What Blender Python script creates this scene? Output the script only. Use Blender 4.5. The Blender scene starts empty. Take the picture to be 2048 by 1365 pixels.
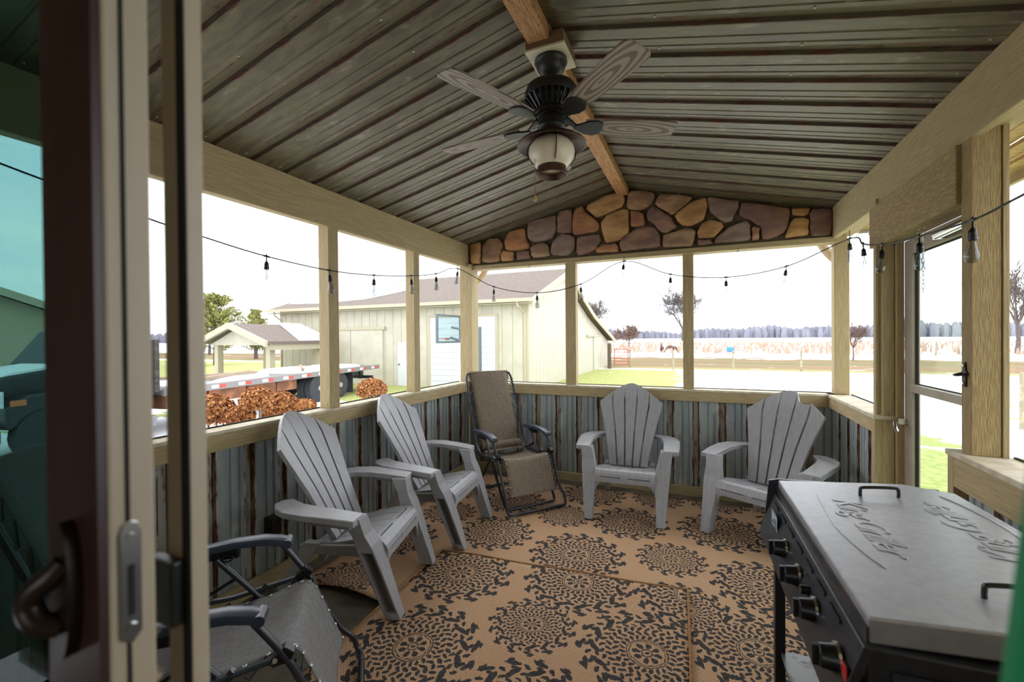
import bpy, math, random
from mathutils import Vector, Matrix
random.seed(7)
R = math.radians
scene = bpy.context.scene
col = scene.collection

# ------------------------------------------------------------------ camera
CAM = Vector((0, 0, 1.53))
CR = Vector((0.91841, 0.39553, -0.00833)); CU = Vector((0.00460, 0.01037, 0.99994)); CF = Vector((-0.39559, 0.91839, -0.00770))
FPX = 874.77
cd = bpy.data.cameras.new('camera'); cam = bpy.data.objects.new('camera', cd); col.objects.link(cam)
cd.sensor_width = 36; cd.lens = FPX / 2048 * 36; cd.clip_start = 0.02; cd.clip_end = 3000
cam.matrix_world = Matrix(((CR.x, CU.x, -CF.x, CAM.x), (CR.y, CU.y, -CF.y, CAM.y), (CR.z, CU.z, -CF.z, CAM.z), (0, 0, 0, 1)))
cd.dof.use_dof = True; cd.dof.focus_distance = 3.2; cd.dof.aperture_fstop = cd.lens / 5.0
scene.camera = cam
# ------------------------------------------------------------------ sky and exposure
world = bpy.data.worlds.new('overcast'); scene.world = world; world.use_nodes = True
wn = world.node_tree; wn.nodes.clear()
wo = wn.nodes.new('ShaderNodeOutputWorld'); wb = wn.nodes.new('ShaderNodeBackground')
wt = wn.nodes.new('ShaderNodeTexCoord'); wm = wn.nodes.new('ShaderNodeMapping'); wm.inputs['Scale'].default_value = (1.2, 1.2, 5)
wz = wn.nodes.new('ShaderNodeTexNoise'); wz.inputs['Scale'].default_value = 2.2; wz.inputs['Detail'].default_value = 5
wr = wn.nodes.new('ShaderNodeValToRGB'); wr.color_ramp.elements[0].position = .35; wr.color_ramp.elements[1].position = .62
wr.color_ramp.elements[0].color = (.80, .87, .97, 1); wr.color_ramp.elements[1].color = (1, 1, 1, 1)
wn.links.new(wt.outputs['Generated'], wm.inputs[0]); wn.links.new(wm.outputs[0], wz.inputs['Vector'])
wn.links.new(wz.outputs['Fac'], wr.inputs[0]); wn.links.new(wr.outputs[0], wb.inputs[0]); wn.links.new(wb.outputs[0], wo.inputs[0])
wb.inputs[1].default_value = 1.0
vs = scene.view_settings
vs.view_transform = 'Standard'; vs.look = 'None'; vs.exposure = 1.92; vs.gamma = 1; vs.use_curve_mapping = False


# ------------------------------------------------------------------ helpers
def ray(u, v): return CF + CR * ((u - 1024) / FPX) - CU * ((v - 682.5) / FPX)
def onx(u, v, x): d = ray(u, v); return CAM + d * (x / d.x)
def ony(u, v, y): d = ray(u, v); return CAM + d * (y / d.y)
def onz(u, v, z): d = ray(u, v); return CAM + d * ((z - CAM.z) / d.z)

def rgb(r, g, b):
    f = lambda c: (c / 255 / 12.92) if c / 255 <= .04045 else ((c / 255 + .055) / 1.055) ** 2.4
    return (f(r), f(g), f(b), 1)

class S:
    """socket wrapper so shader maths reads as arithmetic"""
    def __init__(s, nt, k): s.nt = nt; s.k = k
    def op(s, o, *a):
        n = s.nt.nodes.new('ShaderNodeMath'); n.operation = o
        for i, x in enumerate((s,) + a):
            if isinstance(x, S): s.nt.links.new(x.k, n.inputs[i])
            else: n.inputs[i].default_value = x
        return S(s.nt, n.outputs[0])
    def __add__(s, o): return s.op('ADD', o)
    __radd__ = __add__
    def __mul__(s, o): return s.op('MULTIPLY', o)
    __rmul__ = __mul__
    def __sub__(s, o): return s.op('SUBTRACT', o)
    def __rsub__(s, o): return (s * -1) + o
    def __truediv__(s, o): return s.op('DIVIDE', o)
    def gt(s, o): return s.op('GREATER_THAN', o)
    def lt(s, o): return s.op('LESS_THAN', o)
    def mx(s, o): return s.op('MAXIMUM', o)
    def mn(s, o): return s.op('MINIMUM', o)
    def cos(s): return s.op('COSINE')
    def sin(s): return s.op('SINE')
    def ss(s, a, b):
        n = s.nt.nodes.new('ShaderNodeMapRange'); n.interpolation_type = 'SMOOTHSTEP'
        s.nt.links.new(s.k, n.inputs[0]); n.inputs[1].default_value = a; n.inputs[2].default_value = b
        return S(s.nt, n.outputs[0])

def newmat(name):
    m = bpy.data.materials.new(name); m.use_nodes = True
    return m, m.node_tree, m.node_tree.nodes['Principled BSDF']

def noise(nt, vec, scale, detail=4, rough=.55):
    n = nt.nodes.new('ShaderNodeTexNoise'); n.inputs['Scale'].default_value = scale; n.inputs['Detail'].default_value = detail
    n.inputs['Roughness'].default_value = rough
    if vec is not None: nt.links.new(vec, n.inputs['Vector'])
    return S(nt, n.outputs['Fac'])

def mixc(nt, fac, a, b):
    n = nt.nodes.new('ShaderNodeMix'); n.data_type = 'RGBA'
    for i, x in ((0, fac), (6, a), (7, b)):
        if isinstance(x, S): nt.links.new(x.k, n.inputs[i])
        elif hasattr(x, 'is_output'): nt.links.new(x, n.inputs[i])
        else: n.inputs[i].default_value = x
    return n.outputs[2]

def objvec(nt, stretch=(1, 1, 1), rand=True):
    tc = nt.nodes.new('ShaderNodeTexCoord'); mp = nt.nodes.new('ShaderNodeMapping')
    mp.inputs['Scale'].default_value = stretch
    nt.links.new(tc.outputs['Object'], mp.inputs[0])
    if rand:
        oi = nt.nodes.new('ShaderNodeObjectInfo'); ml = nt.nodes.new('ShaderNodeMath'); ml.operation = 'MULTIPLY'
        nt.links.new(oi.outputs['Random'], ml.inputs[0]); ml.inputs[1].default_value = 37.0
        nt.links.new(ml.outputs[0], mp.inputs['Location'])
    return mp.outputs[0]

def bump(nt, b, h, strength=.3, dist=.01):
    n = nt.nodes.new('ShaderNodeBump'); n.inputs['Strength'].default_value = strength; n.inputs['Distance'].default_value = dist
    nt.links.new(h.k, n.inputs['Height']); nt.links.new(n.outputs[0], b.inputs['Normal'])

def M(name, a, b=None, scale=8, stretch=(1, 1, 1), rough=.6, metal=0, bmp=0, lo=.38, hi=.62, spec=.5, speck=None, detail=5):
    m, nt, p = newmat(name)
    p.inputs['Roughness'].default_value = rough; p.inputs['Metallic'].default_value = metal
    p.inputs['Specular IOR Level'].default_value = spec
    p.inputs['Base Color'].default_value = a
    if b:
        v = objvec(nt, stretch); f = noise(nt, v, scale, detail)
        c = mixc(nt, f.ss(lo, hi), a, b)
        if speck:
            v2 = objvec(nt, tuple(x ** .5 for x in stretch)); g = noise(nt, v2, speck[1], 2)
            c = mixc(nt, g.ss(speck[2], speck[2] + .05), c, speck[0])
        nt.links.new(c, p.inputs['Base Color'])
        if bmp: bump(nt, p, f, bmp)
    return m

class MB:
    def __init__(s): s.v = []; s.f = []; s.m = []
    def add(s, vs, fs, mi=0):
        o = len(s.v); s.v += [tuple(x) for x in vs]; s.f += [tuple(i + o for i in f) for f in fs]; s.m += [mi] * len(fs); return s
    def box(s, x0, x1, y0, y1, z0, z1, mi=0):
        return s.add([(x, y, z) for x in (x0, x1) for y in (y0, y1) for z in (z0, z1)],
                     [(0, 1, 3, 2), (4, 6, 7, 5), (0, 4, 5, 1), (2, 3, 7, 6), (0, 2, 6, 4), (1, 5, 7, 3)], mi)
    def loft(s, rings, mi=0, cap=True, closed=False):
        n = len(rings[0]); vs = [p for r in rings for p in r]; fs = []
        k = len(rings); last = k if closed else k - 1
        for i in range(last):
            a = i * n; b = ((i + 1) % k) * n
            for j in range(n): fs.append((a + j, a + (j + 1) % n, b + (j + 1) % n, b + j))
        if cap and not closed: fs += [tuple(range(n - 1, -1, -1)), tuple(range((k - 1) * n, k * n))]
        return s.add(vs, fs, mi)
    def tube(s, pts, r, n=8, mi=0, closed=False, sq=1.0):
        P = [Vector(p) for p in pts]; k = len(P); rs = r if isinstance(r, (list, tuple)) else [r] * k
        T = []
        for i in range(k):
            a = P[(i - 1) % k] if (closed or i > 0) else P[i]; b = P[(i + 1) % k] if (closed or i < k - 1) else P[i]
            d = b - a; T.append(d.normalized() if d.length > 1e-9 else Vector((0, 0, 1)))
        u = T[0].orthogonal().normalized(); rings = []
        for i in range(k):
            if i:
                ax = T[i - 1].cross(T[i])
                if ax.length > 1e-8: u = Matrix.Rotation(T[i - 1].angle(T[i]), 3, ax.normalized()) @ u
            w = T[i].cross(u)
            rings.append([P[i] + (u * math.cos(2 * math.pi * j / n) + w * sq * math.sin(2 * math.pi * j / n)) * rs[i] for j in range(n)])
        return s.loft(rings, mi, closed=closed)
    def lathe(s, prof, n=24, c=(0, 0, 0), mi=0, cap=True):
        return s.loft([[(c[0] + r * math.cos(2 * math.pi * j / n), c[1] + r * math.sin(2 * math.pi * j / n), c[2] + z) for j in range(n)] for r, z in prof], mi, cap)
    def prism(s, poly, ax, a0, a1, mi=0):
        def P(p, a): return {'x': (a, p[0], p[1]), 'y': (p[0], a, p[1]), 'z': (p[0], p[1], a)}[ax]
        return s.loft([[P(p, a0) for p in poly], [P(p, a1) for p in poly]], mi)
    def sheet(s, g, t, mi=0):
        """closed solid of thickness t from a grid of points g[row][col]; offset along its normals"""
        nr = len(g); nc = len(g[0]); G = [[Vector(p) for p in r] for r in g]; B = []
        for i in range(nr):
            for j in range(nc):
                du = G[i][min(j + 1, nc - 1)] - G[i][max(j - 1, 0)]; dv = G[min(i + 1, nr - 1)][j] - G[max(i - 1, 0)][j]
                n = du.cross(dv); n = n.normalized() if n.length > 1e-12 else Vector((0, 0, 1)); B.append(G[i][j] - n * t)
        vs = [p for r in G for p in r] + B; o = nr * nc; fs = []
        q = lambda i, j: i * nc + j
        for i in range(nr - 1):
            for j in range(nc - 1):
                fs.append((q(i, j), q(i, j + 1), q(i + 1, j + 1), q(i + 1, j)))
                fs.append((o + q(i, j), o + q(i + 1, j), o + q(i + 1, j + 1), o + q(i, j + 1)))
        for i in range(nr - 1):
            fs.append((q(i, 0), q(i + 1, 0), o + q(i + 1, 0), o + q(i, 0))); fs.append((q(i, nc - 1), o + q(i, nc - 1), o + q(i + 1, nc - 1), q(i + 1, nc - 1)))
        for j in range(nc - 1):
            fs.append((q(0, j), o + q(0, j), o + q(0, j + 1), q(0, j + 1))); fs.append((q(nr - 1, j), q(nr - 1, j + 1), o + q(nr - 1, j + 1), o + q(nr - 1, j)))
        return s.add(vs, fs, mi)
    def sphere(s, c, rx, ry=None, rz=None, n=12, k=8, mi=0):
        ry = ry or rx; rz = rz or rx
        return s.loft([[(c[0] + rx * math.sin(math.pi * i / k) * math.cos(2 * math.pi * j / n), c[1] + ry * math.sin(math.pi * i / k) * math.sin(2 * math.pi * j / n), c[2] - rz * math.cos(math.pi * i / k)) for j in range(n)]
                       for i in [.02] + list(range(1, k)) + [k - .02]], mi)
    def xf(s, m): s.v = [tuple(m @ Vector(p)) for p in s.v]; return s

def ob(name, mb, mats, parent=None, smooth=False, bevel=0, label=None):
    """link a builder as ONE mesh object with its origin at its own middle"""
    mats = mats if isinstance(mats, (list, tuple)) else [mats]
    xs = list(zip(*mb.v)); c = Vector([(min(a) + max(a)) / 2 for a in xs])
    me = bpy.data.meshes.new(name); me.from_pydata([tuple(Vector(p) - c) for p in mb.v], [], mb.f)
    for m in mats: me.materials.append(m)
    if any(mb.m):
        for p, i in zip(me.polygons, mb.m): p.material_index = i
    me.validate(); me.update()
    if smooth:
        for p in me.polygons: p.use_smooth = True
        if smooth != 'all':
            try: me.set_sharp_from_angle(angle=R(40))
            except Exception: pass
    o = bpy.data.objects.new(name, me); col.objects.link(o); o.location = c
    if parent is not None: o.parent = parent
    if bevel:
        b = o.modifiers.new('edge', 'BEVEL'); b.width = bevel; b.segments = 2; b.limit_method = 'ANGLE'; b.angle_limit = R(40)
    if label: o['label'] = label
    return o

def tag(o, label, cat, group=None, kind=None):
    o['label'] = label; o['category'] = cat
    if group: o['group'] = group
    if kind: o['kind'] = kind
    return o

def empty(name, loc=(0, 0, 0), rz=0):
    o = bpy.data.objects.new(name, None); o.empty_display_size = .05; col.objects.link(o); o.location = loc; o.rotation_euler = (0, 0, rz); return o

def thing(name, label, cat, loc=(0, 0, 0), rz=0, group=None): return tag(empty(name, loc, rz), label, cat, group)
def struct(name, loc=(0, 0, 0), label=None):
    o = empty(name, loc); o['kind'] = 'structure'
    if label: o['label'] = label
    return o
def smesh(name, mb, mats, label=None, **k):
    o = ob(name, mb, mats, **k); o['kind'] = 'structure'
    if label: o['label'] = label
    return o
def wob(name, mb, mats, parent, **k):
    """a part given in world coordinates under an unrotated or rotated thing"""
    inv = Matrix.LocRotScale(parent.location, parent.rotation_euler, None).inverted()
    return ob(name, mb.xf(inv), mats, parent, **k)
def children(o): return [c for c in bpy.data.objects if c.parent == o]
def dup(o, parent=None):
    c = o.copy(); col.objects.link(c); c.parent = parent
    for ch in children(o): dup(ch, c)
    return c

def curve_pts(P, n=6):
    """Catmull-Rom through points"""
    P = [Vector(p) for p in P]; out = []
    for i in range(len(P) - 1):
        a = P[max(i - 1, 0)]; b = P[i]; c = P[i + 1]; d = P[min(i + 2, len(P) - 1)]
        for k in range(n):
            t = k / n
            out.append(.5 * ((2 * b) + (c - a) * t + (2 * a - 5 * b + 4 * c - d) * t * t + (3 * b - a - 3 * c + d) * t ** 3))
    return out + [P[-1]]

def lerp(a, b, t): return a + (b - a) * t
def interp(tab, t):
    for (a, *x), (b, *y) in zip(tab, tab[1:]):
        if t <= b: k = (t - a) / (b - a) if b > a else 0; return [lerp(i, j, max(0, min(1, k))) for i, j in zip(x, y)]
    return list(tab[-1][1:])

# ------------------------------------------------------------------ materials
WA, WB = rgb(182, 163, 122), rgb(164, 145, 105)
wspk = (rgb(84, 68, 44), 16, .72)
wood_x = M('beige_wood_x', WA, WB, 5, (1.5, 40, 40), .75, bmp=.25, speck=wspk)
wood_y = M('beige_wood_y', WA, WB, 5, (40, 1.5, 40), .75, bmp=.25, speck=wspk)
wood_z = M('beige_wood_z', WA, WB, 5, (40, 40, 1.5), .75, bmp=.35, speck=wspk)
sill_w = M('pale_sill_wood', rgb(212, 202, 178), rgb(190, 178, 148), 4, (3, 3, 3), .7, bmp=.1)
rough_w = M('rough_header_wood', rgb(178, 156, 112), rgb(152, 130, 90), 7, (24, 3, 24), .85, bmp=.8)
rough_z = M('rough_post_wood', rgb(184, 162, 116), rgb(160, 136, 94), 8, (32, 32, 2.2), .85, bmp=.8)
ridge_w = M('ridge_wood', rgb(196, 150, 102), rgb(164, 118, 76), 6, (24, 2, 24), .8, bmp=.3, speck=(rgb(40, 28, 20), 30, .64))
dark_line = M('dark_gap', rgb(30, 24, 18), rough=.9)
soffit_w = M('soffit_wood', rgb(196, 168, 116), rgb(168, 138, 92), 6, (1, 12, 12), .8, bmp=.3)

def metal_mat(name, a, b, c, st, rough=.42):
    m, nt, p = newmat(name); v = objvec(nt, st); f = noise(nt, v, 3, 5); v2 = objvec(nt, tuple(x ** .5 for x in st)); g = noise(nt, v2, 5, 6, .65)
    k = mixc(nt, f.ss(.35, .65), a, b); k = mixc(nt, g.ss(.55, .72), k, c)
    nt.links.new(k, p.inputs['Base Color']); p.inputs['Metallic'].default_value = .35
    r = f * .3 + (rough - .12); nt.links.new(r.k, p.inputs['Roughness']); bump(nt, p, g, .08)
    return m
def rust_mat(name, a, rust, dark, st, lo, hi):
    m, nt, p = newmat(name); v = objvec(nt, st); f = noise(nt, v, 4, 6, .65); v2 = objvec(nt, st); g = noise(nt, v2, 17, 4)
    k = mixc(nt, g.ss(.42, .6), rust, dark); k = mixc(nt, f.ss(lo, hi), a, k)
    nt.links.new(k, p.inputs['Base Color']); p.inputs['Roughness'].default_value = .75; bump(nt, p, g, .2)
    return m
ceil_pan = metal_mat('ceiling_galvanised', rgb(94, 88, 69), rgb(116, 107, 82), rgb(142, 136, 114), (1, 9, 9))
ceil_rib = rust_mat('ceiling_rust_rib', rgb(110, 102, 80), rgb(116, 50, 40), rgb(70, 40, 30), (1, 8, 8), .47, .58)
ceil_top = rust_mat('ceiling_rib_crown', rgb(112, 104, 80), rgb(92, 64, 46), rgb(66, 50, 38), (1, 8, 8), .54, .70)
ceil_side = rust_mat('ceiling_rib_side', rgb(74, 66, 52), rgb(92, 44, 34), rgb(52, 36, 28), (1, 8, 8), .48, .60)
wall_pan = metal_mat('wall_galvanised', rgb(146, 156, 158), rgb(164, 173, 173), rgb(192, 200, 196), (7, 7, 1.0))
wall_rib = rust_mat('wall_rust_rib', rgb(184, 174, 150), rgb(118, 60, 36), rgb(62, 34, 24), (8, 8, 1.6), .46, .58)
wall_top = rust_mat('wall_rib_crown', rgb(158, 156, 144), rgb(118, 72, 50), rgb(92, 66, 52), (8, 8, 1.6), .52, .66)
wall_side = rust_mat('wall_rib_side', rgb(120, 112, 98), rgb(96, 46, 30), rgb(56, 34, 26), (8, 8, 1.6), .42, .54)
screw_m = M('screw_zinc', rgb(190, 186, 176), rough=.4, metal=.8)
concrete = M('concrete', rgb(112, 104, 88), rgb(84, 78, 66), 3, rough=.7, bmp=.15)
mortar = M('mortar', rgb(92, 80, 58), rgb(70, 60, 44), 20, rough=.95, bmp=.6)
SC = [((184, 146, 110), (142, 106, 84)), ((166, 128, 106), (124, 96, 88)), ((202, 158, 106), (168, 122, 82)), ((158, 138, 124), (134, 106, 94)),
      ((194, 138, 92), (150, 104, 80)), ((176, 146, 112), (142, 112, 92)), ((150, 114, 98), (126, 96, 90))]
stone_m = [M('stone_%d' % i, rgb(*a), rgb(*b), 5, (1, 1, 2.4), .85, bmp=1.0, lo=.36, hi=.64, detail=10) for i, (a, b) in enumerate(SC)]
plastic = M('grey_resin', rgb(162, 162, 165), rgb(153, 153, 157), 6, (14, 2, 2), .36, bmp=.03)
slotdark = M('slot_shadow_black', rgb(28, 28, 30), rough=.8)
tube_m = M('dark_tube', rgb(44, 46, 56), rough=.32, spec=.6)
arm_m = M('recliner_arm_plastic', rgb(52, 58, 74), rough=.36, spec=.7)
cord_m = M('black_cord', rgb(20, 20, 22), rough=.6)
grommet_m = M('grommet_nickel', rgb(225, 225, 220), rough=.25, metal=.6)
black_pl = M('black_plastic', rgb(16, 16, 18), rough=.35)
def sling_mat(name, a, b):
    m, nt, p = newmat(name); v = objvec(nt, (150, 6, 6), False); f = noise(nt, v, 3, 2); v2 = objvec(nt, (6, 150, 150), False); g = noise(nt, v2, 3, 2)
    k = mixc(nt, ((f + g) * .5).ss(.38, .62), a, b); nt.links.new(k, p.inputs['Base Color']); p.inputs['Roughness'].default_value = .8; bump(nt, p, f + g, .12, .002)
    return m
sling_brown = sling_mat('taupe_mesh_fabric', rgb(148, 134, 116), rgb(106, 94, 81))
sling_grey = sling_mat('grey_mesh_fabric', rgb(136, 134, 132), rgb(106, 104, 104))
lid_m = M('grey_powder_coat', rgb(166, 166, 168), rgb(158, 158, 160), 40, rough=.38, bmp=.03, metal=.45)
body_m = M('black_steel', rgb(58, 58, 62), rgb(48, 48, 52), 20, rough=.35, metal=.3)
frame_blk = M('black_frame_steel', rgb(20, 19, 21), rough=.4)
shelf_m = M('stained_shelf_steel', rgb(120, 120, 118), rgb(40, 38, 36), 9, rough=.35, metal=.4, lo=.5, hi=.62)
chrome = M('chrome', rgb(205, 205, 205), rough=.18, metal=1)
red_m = M('red_sticker', rgb(186, 28, 34), rgb(210, 60, 60), 30, rough=.4)
white_m = M('white_print', rgb(225, 228, 230), rough=.5)
label_m = M('sticker_paper', rgb(196, 206, 212), rgb(150, 164, 176), 60, (1, 1, 6), .4)
door_tan = M('door_tan_paint', rgb(178, 164, 140), rgb(170, 155, 132), 3, rough=.5)
door_brown = M('door_brown_finish', rgb(62, 36, 28), rgb(52, 28, 22), 4, (8, 8, 1), .4)
door_hdl = M('bronze_handle', rgb(48, 34, 26), rough=.35, metal=.4)
weather = M('black_weatherstrip', rgb(34, 32, 30), rough=.9)
storm_m = M('storm_door_taupe', rgb(176, 164, 146), rgb(164, 152, 134), 4, rough=.5)
green_m = M('green_paint', rgb(0, 152, 92), rgb(0, 140, 86), 3, rough=.55)
def glass_mat(name, tint, gloss, rough=.02):
    m, nt, p = newmat(name); nt.nodes.remove(p); out = nt.nodes['Material Output']
    t = nt.nodes.new('ShaderNodeBsdfTransparent'); t.inputs[0].default_value = tint
    g = nt.nodes.new('ShaderNodeBsdfGlossy'); g.inputs['Roughness'].default_value = rough; g.inputs[0].default_value = (1, 1, 1, 1)
    x = nt.nodes.new('ShaderNodeMixShader'); x.inputs[0].default_value = gloss
    nt.links.new(t.outputs[0], x.inputs[1]); nt.links.new(g.outputs[0], x.inputs[2]); nt.links.new(x.outputs[0], out.inputs[0]); return m
def mesh_mat(name, c, a):
    m, nt, p = newmat(name); nt.nodes.remove(p); out = nt.nodes['Material Output']
    t = nt.nodes.new('ShaderNodeBsdfTransparent'); d = nt.nodes.new('ShaderNodeBsdfDiffuse'); d.inputs[0].default_value = c
    x = nt.nodes.new('ShaderNodeMixShader'); x.inputs[0].default_value = a
    nt.links.new(t.outputs[0], x.inputs[1]); nt.links.new(d.outputs[0], x.inputs[2]); nt.links.new(x.outputs[0], out.inputs[0]); return m
glass_teal = glass_mat('tinted_door_glass', (.35, .51, .49, 1), .03)
glass_clear = glass_mat('storm_glass', (.88, .93, .90, 1), .06)
def bulb_mat():
    m, nt, p = newmat('bulb_glass'); nt.nodes.remove(p); out = nt.nodes['Material Output']
    lw = nt.nodes.new('ShaderNodeLayerWeight'); lw.inputs[0].default_value = .35; f = S(nt, lw.outputs['Facing'])
    t = nt.nodes.new('ShaderNodeBsdfTransparent'); nt.links.new(mixc(nt, f.ss(.35, 1.0), (.62, .63, .64, 1), (.10, .10, .11, 1)), t.inputs[0])
    g = nt.nodes.new('ShaderNodeBsdfGlossy'); g.inputs['Roughness'].default_value = .03
    x = nt.nodes.new('ShaderNodeMixShader'); nt.links.new((f * .25 + .04).k, x.inputs[0])
    nt.links.new(t.outputs[0], x.inputs[1]); nt.links.new(g.outputs[0], x.inputs[2]); nt.links.new(x.outputs[0], out.inputs[0]); return m
bulb_glass = bulb_mat()
screen_m = mesh_mat('insect_screen', (.10, .10, .11, 1), .07)
screen_d = mesh_mat('door_insect_screen', (.06, .06, .065, 1), .30)
filament = M('filament', rgb(196, 150, 90), rough=.4)
fan_blk = M('fan_dark_bronze', rgb(46, 44, 44), rough=.45, metal=.2)
fan_rust = M('fan_rust_bronze', rgb(96, 62, 46), rgb(62, 42, 34), 14, rough=.5, metal=.2)
def blade_mat():
    m, nt, p = newmat('weathered_oak_blade'); tc = nt.nodes.new('ShaderNodeTexCoord'); mp = nt.nodes.new('ShaderNodeMapping'); mp.inputs['Scale'].default_value = (2.2, 11, 4)
    nt.links.new(tc.outputs['Object'], mp.inputs[0]); w = nt.nodes.new('ShaderNodeTexWave'); w.wave_type = 'RINGS'; w.rings_direction = 'Z'
    w.inputs['Scale'].default_value = 1.5; w.inputs['Distortion'].default_value = 2.5; w.inputs['Detail'].default_value = 3; nt.links.new(mp.outputs[0], w.inputs[0])
    k = mixc(nt, S(nt, w.outputs['Fac']).ss(.35, .6), rgb(118, 104, 92), rgb(164, 150, 136)); nt.links.new(k, p.inputs['Base Color']); p.inputs['Roughness'].default_value = .6
    return m
blade_m = blade_mat()
globe_m = M('frosted_globe', rgb(228, 216, 192), rough=.35)
plate_m = M('cream_plate', rgb(214, 206, 176), rough=.6)
brass = M('brass', rgb(180, 150, 90), rough=.35, metal=.7)

# ================================================================== THE PORCH
XL, XR, D = -2.475, 1.035, 4.5
Y0 = 0.32                       # outer face of the house wall
ZB, ZT = 2.348, 2.613           # side beams
XC, ZR = -.71, 3.03             # ridge
floor = smesh('floor', MB().box(-2.72, 1.25, -.6, 4.72, -.14, 0), concrete, 'bare grey concrete porch slab')

# rib profile: (along, out, material) for one 0.229 m pitch
PITCH = .229
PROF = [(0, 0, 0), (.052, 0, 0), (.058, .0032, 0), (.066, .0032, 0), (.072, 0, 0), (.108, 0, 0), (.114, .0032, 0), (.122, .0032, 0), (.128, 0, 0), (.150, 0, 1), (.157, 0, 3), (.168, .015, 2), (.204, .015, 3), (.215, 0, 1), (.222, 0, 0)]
def ribbed(a0, a1, fn, n):
    """fn(along, out, t) -> point, t 0..1 across the sheet"""
    mb = MB(); st = []; k = math.floor(a0 / PITCH) - 1
    while k * PITCH < a1:
        for s_, o_, m_ in PROF:
            a = k * PITCH + s_
            if a0 - 1e-6 <= a <= a1 + 1e-6: st.append((a, o_, m_))
        k += 1
    def at_(a):
        q = (a / PITCH - math.floor(a / PITCH + 1e-9)) * PITCH; pr_ = PROF + [(PITCH, 0, 0)]
        for (s0, o0, m0), (s1, o1, m1) in zip(pr_, pr_[1:]):
            if s0 - 1e-9 <= q <= s1 + 1e-9: return (a, lerp(o0, o1, (q - s0) / (s1 - s0)), m0)
    if st[0][0] - a0 > 1e-6: st.insert(0, at_(a0))
    if a1 - st[-1][0] > 1e-6: st.append(at_(a1))
    rows = [[fn(a, o_, j / n) for a, o_, m_ in st] for j in range(n + 1)]
    w = len(st)
    for r in rows: mb.v += [tuple(p) for p in r]
    for j in range(n):
        for i in range(w - 1):
            mb.f.append((j * w + i, j * w + i + 1, (j + 1) * w + i + 1, (j + 1) * w + i)); mb.m.append(st[i][2])
    return mb
def screws(a0, a1, fn, ts):
    mb = MB(); k = math.floor(a0 / PITCH) - 1
    while k * PITCH < a1:
        a = k * PITCH + .142
        if a0 < a < a1:
            for t in ts:
                c = Vector(fn(a, 0, t)); nrm = (Vector(fn(a, -.01, t)) - c).normalized(); mb.tube([c - nrm * .001, c + nrm * .004], [.0055, .004], 6)
        k += 1
    return mb

ceiling = struct('ceiling', (XC, 2.4, ZR), 'ribbed rusty galvanised metal ceiling of two slopes')
slope = (ZR - ZT) / (XC - XL)
sw = PITCH * 4
for side in (-1, 1):
    xe = XL if side < 0 else XR
    t0 = -.17 / abs(XC - xe)
    def cf(a, o, t, xe=xe, t0=t0): t = lerp(t0, 1, t); return (lerp(xe, XC, t), a, lerp(ZT, ZR, t) + o)
    k = 0; a = Y0 - .1
    while a < D + .03:
        b = min(a + sw, D + .03)
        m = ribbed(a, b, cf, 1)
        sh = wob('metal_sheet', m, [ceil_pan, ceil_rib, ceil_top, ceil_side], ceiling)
        sc = screws(a, b, cf, (.11, .42, .72))
        c = sh.location + ceiling.location
        if sc.v:
            so = ob('screw_row', sc, screw_m, sh); so.location = so.location - c; so['kind'] = 'stuff'
        a = b
rb = MB().box(XC - .055, XC + .055, Y0, D + .03, ZR - .075, ZR + .03)
wob('ridge_beam', rb, ridge_w, ceiling, bevel=.006)

# ---- side beams
def beam(name, x0, x1, lab):
    return smesh(name, MB().box(x0, x1, Y0, D + .13, ZB, ZT + .004), wood_y, lab, bevel=.006)
beam('trim_1', XL - .04, XL, 'long beige painted beam above the left screens')
smesh('trim_2', MB().box(XL - .16, XL - .045, Y0, D + .13, ZB + .03, ZT + .06), wood_y, "outer half of the left beam", bevel=.004)
beam('trim_3', XR, XR + .04, 'long beige painted beam above the storm door')
smesh('trim_4', MB().box(XR + .045, XR + .16, Y0, D + .13, ZB + .03, ZT + .06), wood_y, "outer half of the right beam", bevel=.004)
# roof overhang outside
for i, (x0, x1, up) in enumerate(((XL - .17, XL - .42, .14), (XR + .17, XR + .55, 0))):
    sf = struct('trim_%d' % (5 + i), ((x0 + x1) / 2, 2.4, 2.5), 'wooden soffit and fascia of the roof overhang')
    nb = 4
    for k in range(nb):
        a, b = lerp(x0, x1, k / nb), lerp(x0, x1, (k + .94) / nb)
        wob('soffit_board', MB().box(min(a, b), max(a, b), .1, D + .4, 2.47 - .02 * k + up, 2.49 - .02 * k + up), soffit_w, sf)
    wob('fascia', MB().box(min(x1, x1 + .025), max(x1, x1 + .025), .1, D + .4, 2.36 + up, 2.52 + up), wood_y, sf)

# ---- left half wall
SILL, RB_ = 1.021, .908
wl = struct('wall_left', (XL - .05, 2.4, 0), 'left half wall of rusty ribbed metal under a beige rail')
def wfn(axis, pos, out, z0, z1):
    if axis == 'x': return lambda a, o, t: (pos + out * o * (3 if 0 < o < .01 else 1.5), a, lerp(z0, z1, t))
    return lambda a, o, t: (a, pos + out * o * (3 if 0 < o < .01 else 1.5), lerp(z0, z1, t))
def wsheets(w, axis, pos, out, a0, a1, z0, z1):
    fn = wfn(axis, pos, out, z0, z1); a = a0
    while a < a1 - .02:
        b = min(a + sw, a1)
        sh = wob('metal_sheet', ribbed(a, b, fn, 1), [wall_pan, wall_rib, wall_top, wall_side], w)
        c = sh.location + w.location
        sc = screws(a, b, fn, (.12, .5, .93))
        if sc.v:
            so = ob('screw_row', sc, screw_m, sh); so.location = so.location - c; so['kind'] = 'stuff'
        a = b
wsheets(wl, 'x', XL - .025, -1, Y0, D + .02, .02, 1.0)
wob('backing', MB().box(XL - .14, XL - .055, Y0, D + .02, 0, .99), wood_y, wl)
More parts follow.
